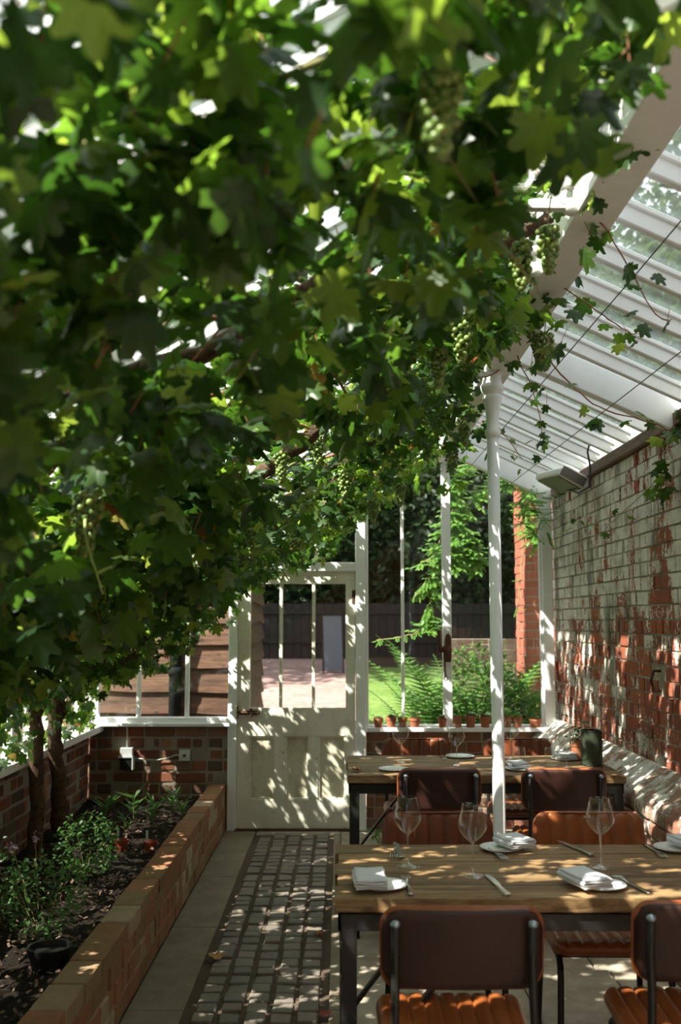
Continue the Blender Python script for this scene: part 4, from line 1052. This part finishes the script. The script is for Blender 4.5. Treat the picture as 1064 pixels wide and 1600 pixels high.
for pts in (((-.555,2.15,1.72),(-.54,2.12,1.66),(-.515,2.1,1.60),(-.50,2.1,1.555)), ((-.60,2.1,1.66),(-.64,2.12,1.645),(-.67,2.15,1.66)), ((-.515,2.1,1.60),(-.49,2.1,1.61),(-.48,2.1,1.615))):
    limb('tendril', list(pts), .0035, .0018, 'tendril', 5, .001, 6)
c_ = [(-.26+.045*math.cos(q), 1.25, 1.93+.045*math.sin(q)) for q in [i*.5 for i in range(14)]]

# ------------------------------------------------------------------ plants in the bed
def bush(name, x, y, r_, h_, n_, s, label, m='herb', cat='plant', T=(OV,OF), stemn=5):
    e = empty(name, (x,y,.2), label, cat); P = []; Nn = []
    st_ = MB()
    for i in range(stemn):
        a = random.uniform(0,6.28); q = random.uniform(.2,1)*r_; hh = h_*random.uniform(.6,1); st_.tube([(0,0,0),(q*.4*math.cos(a), q*.4*math.sin(a), hh*.4),(q*.8*math.cos(a),q*.8*math.sin(a),hh*.75)], .0022, 5)
    st_.build('stems', M['shoot'], e)
    P = rng.normal(0,1,(n_,3)); P /= np.linalg.norm(P,axis=1,keepdims=True); P *= (rng.uniform(.35,1,(n_,1)))**.5
    P = P*np.array([r_,r_,h_*.5])+np.array([0,0,h_*.58])
    scatter('foliage', T[0], T[1], P, rot_mats(n_, rng.normal(0,.6,(n_,3))+np.array([0,0,1]), rng.uniform(0,6,n_)), rng.uniform(.6,1.1,n_)*s, M[m], e); return e
bush('geranium', -1.27, 5.15, .17, .32, 700, .026, 'bright leafy green plant growing mid bed, lit by the sun')
fl_ = bush('flowering_geranium', -1.20, 4.15, .18, .34, 700, .024, 'bushy plant with pale mauve flowers in the raised bed')
for i, (dx,dy,dz) in enumerate(((-.11,-.05,.40),(-.03,-.02,.43),(.13,.02,.36),(-.18,0,.30))):
    n = 26; P = rng.normal(0,.008,(n,3))+np.array([dx,dy,dz]); scatter('flower', OV, OF, P, rot_mats(n, rng.normal(0,.8,(n,3))+np.array([0,-.4,1]), rng.uniform(0,6,n)), rng.uniform(.008,.013,n), M['petal'], fl_)
    MB().tube([(dx*.4,dy*.4,.15),(dx,dy,dz)], .002, 5).build('flower_stem', M['shoot'], fl_)
bush('leafy_plant', -1.55, 4.5, .16, .34, 360, .026, 'dim green plant against the low left wall')
bush('leafy_plant', -1.05, 2.95, .14, .16, 260, .024, 'low green plant at the bottom left corner of the bed')
bush('leafy_plant', -1.24, 3.2, .13, .20, 260, .022, 'small pale leafed plant near the left edge of the picture')
def seedling(x, y, label, s=1.0, n_=11):
    e = empty('seedling', (x,y,.2), label, 'seedling'); P, D_, U = rosette(n_, 1, 1, .9, .04*s); P[:,2] += rng.uniform(0,.08,n_)*s
    scatter('foliage', LV, LF, P, align_mats(D_, U), rng.uniform(.06,.11,n_)*s, M['herb'], e); MB().tube([(0,0,0),(0,0,.12*s)], .003, 5).build('stem', M['shoot'], e)
for x, y, l in ((-1.50,6.55,'long leaved seedling below the power socket'),(-1.34,6.62,'seedling just right of the power socket plant'),(-1.18,6.45,'seedling behind the right red pot'),(-1.12,6.85,'tall pale seedling in front of the isolator box'),(-1.3,6.2,'seedling between and behind the two red pots'),(-1.02,6.6,'small seedling next to the planter coping')):
    seedling(x, y, l, random.uniform(.9,1.3), 17)
def labelled_pot(x, y, lab):
    e = empty('plant_pot', (x,y,.2), lab, 'plant pot'); mb = MB(); pot(mb, .038, .06); smooth_angle(mb.build('pot', M['redpot'], e), 35)
    MB().box(-.026,-.014,-.002,.0,.02,.12).build('plant_label', M['label'], e)
labelled_pot(-1.25, 5.85, 'small red plastic pot with a white plant label, the left of the pair')
labelled_pot(-1.075, 5.80, 'small red plastic pot with a white plant label, beside the coping')
e = empty('plant_pot', (-1.08,3.85,.2), 'black plastic pot sunk in the raised bed near the mauve flowers', 'plant pot'); mb = MB(); pot(mb, .08, .10); smooth_angle(mb.build('pot', M['blackpot'], e), 35)
# fallen leaves
def fallen(x, y, z, s, c, lab, rz):
    t = NT('dry leaf '+lab[:6]); t.bsdf(t.mix(t.noise(t.obj(), 30), c, tuple(q*.5 for q in c)), .8)
    V = [(a*s, (b-.3)*s, abs(d)*s*1.4+.3*s*a*a+.004) for a,b,d in VL]
    o = MB().add(V, VF).build('fallen_leaf', t.m, None, smooth=True, loc=(x,y,z), rot=(0,0,rz)); tag(o, lab, 'leaf')
fallen(-.555,4.62,.003,.045,(.55,.30,.10),'curled tan vine leaf lying on the left edge of the sett path',.8)
fallen(-.095,4.95,.003,.032,(.40,.14,.05),'small rusty vine leaf on the right edge of the sett path',2.)
fallen(-.06,3.97,.006,.028,(.35,.06,.04),'small red leaf on the path edging by the near table leg',.4)
fallen(.085,5.02,.761,.03,(.42,.2,.07),'dry leaf on the left end of the farther table',1.2)

# ------------------------------------------------------------------ outdoors
GZ = -.02
def gz(y): return GZ + max(0, min(.80, .078*(y-8.8)))
def slope(x0, x1, y0, y1, dz, name, m, nx=12):
    ys = [y0+(y1-y0)*i/24 for i in range(25)]; V = []; nn = nx+1
    for k in (0,1):
        for y in ys:
            for i in range(nn): V.append((x0+(x1-x0)*i/nx, y, gz(y)+dz+(random.uniform(-.006,.006) if k else -.15)))
    F_ = []; o_ = 25*nn
    for j in range(24):
        for i in range(nx): a = j*nn+i; F_.append((o_+a,o_+a+1,o_+a+nn+1,o_+a+nn)); F_.append((a,a+nn,a+nn+1,a+1))
    g = MB().add(V, F_).build(name, M[m], smooth=True); g['kind'] = 'structure'
slope(-30, .35, YE+.12, 19.4, 0, 'gravel_ground', 'gravel'); slope(.35, 30, YE+.12, 17.6, .02, 'lawn', 'lawn')
slope(-40, 40, 19.4, 61, .02, 'woodland_floor', 'mulch'); slope(.35, 30, 17.6, 19.4, .02, 'border_soil', 'mulch')
g = MB().box(-40,XL-.25,-20,YE+.12,GZ-.15,GZ-.03).box(XR+.36,40,-20,YE+.12,GZ-.15,GZ-.03).build('side_ground', M['lawn']); g['kind'] = 'structure'
# shed
sh = empty('garden_shed', (-2.2,8.5,0), 'wooden shed clad in waney weatherboards just outside the left window', 'shed')
def lsh(o): return loc(o, sh)
fb_ = MB(); z = GZ; i = 0
while z < 3.1:
    n = 24; V = []; F_ = []
    for k in range(n+1):
        x = -5.0+(4.16)*k/n; zz = z+.012*math.sin(x*3.1+i*1.7)+.008*math.sin(x*7.3+i)-.03*(x+.84)*.0
        V += [(x,8.36,zz),(x,8.385,zz),(x,8.41,z+.225),(x,8.40,z+.225)]
    for k in range(n): 
        o_ = 4*k; F_ += [(o_,o_+4,o_+5,o_+1),(o_+1,o_+5,o_+6,o_+2),(o_+2,o_+6,o_+7,o_+3),(o_+3,o_+7,o_+4,o_)]
    F_ += [(0,1,2,3),(4*n+3,4*n+2,4*n+1,4*n)]
    fb_.add(V, F_); z += .188; i += 1
lsh(fb_.build('weatherboards', M['shed']))
sb = MB(); z = GZ
while z < 3.1:
    V = []; n = 10; F_ = []
    for k in range(n+1):
        y = 8.38+2.7*k/n; zz = z+.012*math.sin(y*3.1+z*9); V += [(-.84,y,zz),(-.865,y,zz),(-.89,y,z+.225),(-.88,y,z+.225)]
    for k in range(n):
        o_ = 4*k; F_ += [(o_,o_+4,o_+5,o_+1),(o_+1,o_+5,o_+6,o_+2),(o_+2,o_+6,o_+7,o_+3),(o_+3,o_+7,o_+4,o_)]
    F_ += [(0,1,2,3),(4*n+3,4*n+2,4*n+1,4*n)]
    sb.add(V, F_); z += .188
lsh(sb.build('side_weatherboards', M['shedy']))
lsh(MB().box(-5.0,-.88,8.42,11.0,GZ,3.1).build('shed_core', M['fence']))
dp = empty('downpipe', (-1.36,8.3,0), 'dark plastic downpipe on the front of the shed', 'downpipe')
MB().tube([(.0,0,GZ),(0,0,3.1)], .052, 14).build('pipe', M['pipe'], dp, smooth=True); MB().tube([(0,0,1.05),(0,0,1.12)], .058, 14).build('pipe_clip', M['pipe'], dp, smooth=True)
# brick pier and garden walls
pr_ = empty('brick_pier', (1.78,9.0,0), 'sunlit red brick pier just outside the right window', 'brick pier')
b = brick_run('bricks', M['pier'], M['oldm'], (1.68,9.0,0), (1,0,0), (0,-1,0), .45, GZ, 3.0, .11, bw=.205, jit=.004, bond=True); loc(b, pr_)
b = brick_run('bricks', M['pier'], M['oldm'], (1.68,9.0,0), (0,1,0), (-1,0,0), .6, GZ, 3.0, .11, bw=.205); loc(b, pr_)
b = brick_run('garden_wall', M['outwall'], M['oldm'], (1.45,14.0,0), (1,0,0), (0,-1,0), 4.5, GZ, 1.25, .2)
tag(b, 'grey brick garden wall, darkened in colour for shade, behind the ferns', 'wall')
# fence and boards
fe = empty('wooden_fence', (-2,19.2,gz(19.2)), 'shade darkened board fence across the back of the garden', 'fence'); mb = MB(); x = -7.0
while x < 5.5: mb.box(x, x+.142, 0, .025, 0, 1.05+random.uniform(-.01,.01)); x += .15
mb.build('boards', M['fence'], fe); mb = MB(); mb.box(-7,5.5,-.05,0,.3,.38); mb.box(-7,5.5,-.05,0,.85,.92); mb.build('fence_rail', M['fence'], fe)
cb_ = empty('chalkboard', (-.12,17.0,gz(17.0)), 'large blue grey board leaning at the back of the gravel', 'board', rz=.25)
MB().box(-.165,.165,-.02,.02,.05,.97, Matrix.Rotation(-.12,4,'X')).build('panel', M['slate'], cb_); 
mb = MB(); R2 = Matrix.Rotation(-.12,4,'X'); mb.box(-.18,-.165,-.03,.03,.0,.99,R2); mb.box(.165,.18,-.03,.03,.0,.99,R2); mb.box(-.18,.18,-.03,.03,.97,.99,R2); mb.build('frame', M['fence'], cb_)
# trees
def tree(x, y, h_, r_, n_, s, label, m='tree', z0=None, tr_=.16, group=None, squash=1.0):
    e = empty('tree', (x,y,gz(y)), label, 'tree', group); z0 = h_*.35 if z0 is None else z0
    t_ = MB(); t_.tube([(0,0,0),(random.uniform(-.2,.2),0,z0*.8),(random.uniform(-.4,.4),.2,h_*.7)], [tr_,tr_*.8,tr_*.3], 8)
    for i in range(5):
        a = random.uniform(0,6.28); zz = z0+(h_-z0)*random.uniform(.0,.5); t_.tube([(0,0,zz*.8),(r_*.35*math.cos(a), r_*.35*math.sin(a), zz+.3),(r_*.75*math.cos(a), r_*.75*math.sin(a), zz+r_*.4)], [tr_*.35,tr_*.2,tr_*.1], 6)
    t_.build('trunk', M['bark'], e, smooth=True)
    nb = 26; C_ = rng.normal(0,1,(nb,3)); C_ /= np.linalg.norm(C_,axis=1,keepdims=True); C_ *= rng.uniform(.25,.8,(nb,1)); C_ = C_*np.array([r_,r_*squash,(h_-z0)/2])+np.array([0,0,(h_+z0)/2])
    idx = rng.integers(0,nb,n_); q = rng.normal(0,1,(n_,3)); q /= np.linalg.norm(q,axis=1,keepdims=True); q *= rng.uniform(.4,1,(n_,1))**.6*r_*.42
    P = C_[idx]+q; P[:,2] = np.maximum(P[:,2], .1)
    scatter('crown', OV, OF, P, rot_mats(n_, rng.normal(0,.8,(n_,3))+np.array([0,0,.8]), rng.uniform(0,6,n_)), rng.uniform(.6,1.2,n_)*s, M[m], e); return e
for i, (x,y,h_,r_) in enumerate(((-6,22,9,3),(-2.6,21.5,10,2.8),(.6,22.5,10,2.8),(3.4,21.2,9.5,2.8),(6.5,22,9.5,3),(-.9,25,12,3.5),(2.0,26,12,3.6),(5.0,25,12,3.4))):
    tree(x,y,h_,r_,6500,.22,'shade darkened tree in the belt behind the fence and lawn','hedge',.4,.2,'trees at the back of the garden')
tree(4.3,17.5,8,2.4,5000,.18,'shade darkened tree standing behind the grey garden wall','hedge',1.2)
for (x,y,h_,r_,n_,l) in ((5.0,9.6,9.5,2.6,15000,'tall leafy tree beyond the brick wall, filling the near roof panes'),(6.4,13.5,11.5,3.0,15000,'tallest leafy tree beyond the brick wall, behind the others'),(3.9,11.8,6.8,2.2,12000,'lower leafy tree beyond the brick wall, seen through the far roof panes'),(4.6,6.2,7.6,1.7,9000,'slim leafy tree close behind the brick wall, at the right edge')):
    tree(x,y,h_,r_,n_,.12,l,'tree',1.9,.14)
hd = empty('added_hedge', (0,20.4,gz(20.4)), 'tall dense hedge added to darken the back, behind the board fence', 'hedge')  # added to close bright gaps and give a dark backdrop
nh = 26000; P = np.stack([rng.uniform(-8,8,nh), rng.normal(-.45,.14,nh), rng.uniform(0,6.2,nh)],1)
scatter('foliage', OV, OF, P, rot_mats(nh, rng.normal(0,.8,(nh,3))+np.array([0,-.6,.5]), rng.uniform(0,6,nh)), rng.uniform(.09,.2,nh), M['hedge'], hd)
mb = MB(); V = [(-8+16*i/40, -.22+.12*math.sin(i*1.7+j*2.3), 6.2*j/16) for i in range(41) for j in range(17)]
mb.add(V, [(i*17+j,(i+1)*17+j,(i+1)*17+j+1,i*17+j+1) for i in range(40) for j in range(16)]); mb.add([(-8,.8,0),(8,.8,0),(8,.8,6.2),(-8,.8,6.2)], [(0,1,2,3)]); mb.build('dark_backing', M['hedge'], hd)  # dark sheets inside the hedge block sky between its leaves
for (x,y,h_,r_,l) in ((-6.5,14.5,11,3.2,'broad unseen tree added far left behind the shed to shade the garden back'),(-3.4,15.2,10.5,2.6,'tall unseen tree added behind the shed, nearer the gravel, to shade the back')):
    tree(x,y,h_,r_,6500,.2,l,'tree',5,.2)  # both added out of view to cast shade on fence and trees
# wisteria hanging by the pier
wi = empty('wisteria', (1.3,8.7,0), 'bright green wisteria trailing down outside the right window', 'climbing plant')
WP = []; WD = []; WS = []; wst = MB()
def pinnate(p, d, L_, s):
    d = Vector(d).normalized(); sd = d.cross(Vector((0,0,1))); sd = sd.normalized() if sd.length > .1 else Vector((1,0,0))
    for k in range(6):
        c = Vector(p)+d*L_*k/6+Vector((0,0,-.04*(k/6)**2*L_*6*.2))
        for sg in (-1,1): WP.append(tuple(c)); WD.append(tuple(d*.5+sd*sg+Vector((0,0,-.25)))); WS.append(s*random.uniform(.8,1.1))
    WP.append(tuple(Vector(p)+d*L_)); WD.append(tuple(d)); WS.append(s)
def wbranch(pts, nl, L_=.13, s=.045, spread=.6):
    q = wob(pts, 6, .006); wst.tube([Vector(a)-Vector(wi.location) for a in q], .005, 5)
    for i in range(nl):
        p = q[random.randrange(len(q))]; pinnate(p, (random.gauss(0,spread), random.gauss(-.3,.4), random.gauss(-.35,.35)), L_, s)
wbranch([(1.75,8.9,2.7),(1.5,8.7,2.75),(1.2,8.6,2.6),(1.0,8.5,2.3),(.95,8.45,2.0)], 110)
wbranch([(1.5,8.7,2.9),(1.1,8.6,2.85),(.95,8.5,2.55),(1.1,8.5,2.2),(1.15,8.5,2.0)], 110)
wbranch([(1.0,8.6,2.5),(.85,8.5,2.2),(.80,8.45,1.9),(.74,8.4,1.6),(.70,8.4,1.45)], 60)
wbranch([(.95,8.5,2.2),(.80,8.45,2.05),(.68,8.4,1.98)], 14, .12, .035)
wbranch([(.82,8.45,1.9),(.72,8.4,1.82),(.62,8.4,1.70)], 14, .10, .03)
wbranch([(.78,8.4,1.5),(.62,8.3,1.40),(.45,8.3,1.36),(.3,8.3,1.34)], 12, .05, .02)
wbranch([(1.75,8.9,2.9),(1.62,8.6,2.5),(1.6,8.5,2.35),(1.7,8.5,2.2)], 34)
wbranch([(1.62,8.6,2.4),(1.56,8.55,2.0),(1.5,8.5,1.6)], 5, .06, .02)
wst.build('stems', M['shoot'], wi, smooth=True)
W_ = np.array(WP)-np.array(wi.location); WDa = np.array(WD); n = len(W_)
scatter('foliage', OV, OF, W_, align_mats(WDa, np.tile([0.01,-.4,1.0],(n,1))), np.array(WS), M['wisteria'], wi)
# inner climber creeping in at the wall top
ic = empty('climbing_shoot', (1.45,7.25,2.3), 'fresh green climber creeping in round the end wall jamb below the heater', 'climbing plant')
WP = []; WD = []; WS = []
for i in range(44): pinnate((random.uniform(1.30,1.55), random.uniform(7.0,7.3), 2.36+random.gauss(0,.05)-(.22*random.random() if i % 2 else 0)), (random.gauss(0,.8),random.gauss(-.3,.4),random.gauss(0,.4)), .10, .032)
W_ = np.array(WP)-np.array(ic.location); n = len(W_); scatter('foliage', OV, OF, W_, align_mats(np.array(WD), np.tile([0.01,-.4,1.0],(n,1))), np.array(WS), M['wisteria'], ic)
MB().tube([(-.15,.0,.05),(.0,-.05,.0),(.05,-.1,-.12),(.08,-.3,-.2),(.1,-.6,-.18)], .003, 5).build('stem', M['tendril'], ic, smooth=True)
# ferns
def fern(x, y, n_, L_, lab, rise=.9):
    e = empty('fern', (x,y,GZ+.02), lab, 'fern'); P = []; D_ = []; S_ = []; st_ = MB()
    for i in range(n_):
        a = 2*PI*i/n_+random.uniform(-.2,.2); el = random.uniform(.9,1.35)*rise; pts = []
        for k in range(16):
            u = k/15; hor = L_*(u*math.cos(el)*.6+.22*u*u); ver = L_*(u*math.sin(el)-.18*u**2.6); pts.append(Vector((hor*math.cos(a), hor*math.sin(a), ver)))
        st_.tube(pts, .0025, 4, False)
        for k in range(2,16):
            t_ = (pts[k]-pts[k-1]).normalized(); sd = t_.cross(Vector((0,0,1)));
            if sd.length < .05: sd = Vector((-math.sin(a),math.cos(a),0))
            sd.normalize(); sz_ = .165*L_*math.sin(PI*min(1,(k/15)*.85+.12))
            for h2 in (0,.5):
                c = pts[k-1].lerp(pts[k], h2)
                for sg in (-1,1): P.append(tuple(c)); D_.append(tuple(sd*sg+t_*.35)); S_.append(sz_)
    st_.build('stems', M['fern'], e); n = len(P)
    scatter('fronds', [(0,-.10,0),(.5*.2,.3,.02),(0,1.05,-.08),(-.5*.2,.3,.02)], [(0,1,2),(0,2,3)], np.array(P), align_mats(np.array(D_), np.tile([0.02,.01,1.0],(n,1))), np.array(S_), M['fern'], e)
fern(.60,8.4,12,.95,'arching fern at the left of the fern clump, before the lawn')
fern(1.08,8.7,17,1.85,'tallest fern of the clump, behind the potted succulents')
fern(1.36,8.5,15,1.5,'dense fern right beside the thick mullion and column')
fern(.84,8.4,15,1.35,'fern standing outside behind the thick mullion')
fern(1.56,8.75,12,1.3,'fern growing at the foot of the brick pier')
bush('shrub', 1.12, 8.2, .40, 1.25, 2200, .048, 'leafy green shrub crowding the lower right window', 'fern', 'shrub')
bush('shrub', 1.42, 8.15, .26, 1.0, 1200, .05, 'bright leafy shrub outside just right of the white column', 'fern', 'shrub')
bush('rosemary', 1.72, 8.2, .10, .95, 240, .05, 'thin grey green herb outside the right end of the window', 'herb', 'plant', (LV,LF))
bush('weed', .28, 6.9, .09, .12, 80, .03, 'small green weed growing at the foot of the wall by the door frame', 'fern', 'plant')
for o in bpy.data.objects:
    if o.name.startswith(('weed','shrub','rosemary')) and o.type == 'EMPTY': o.location.z = .0
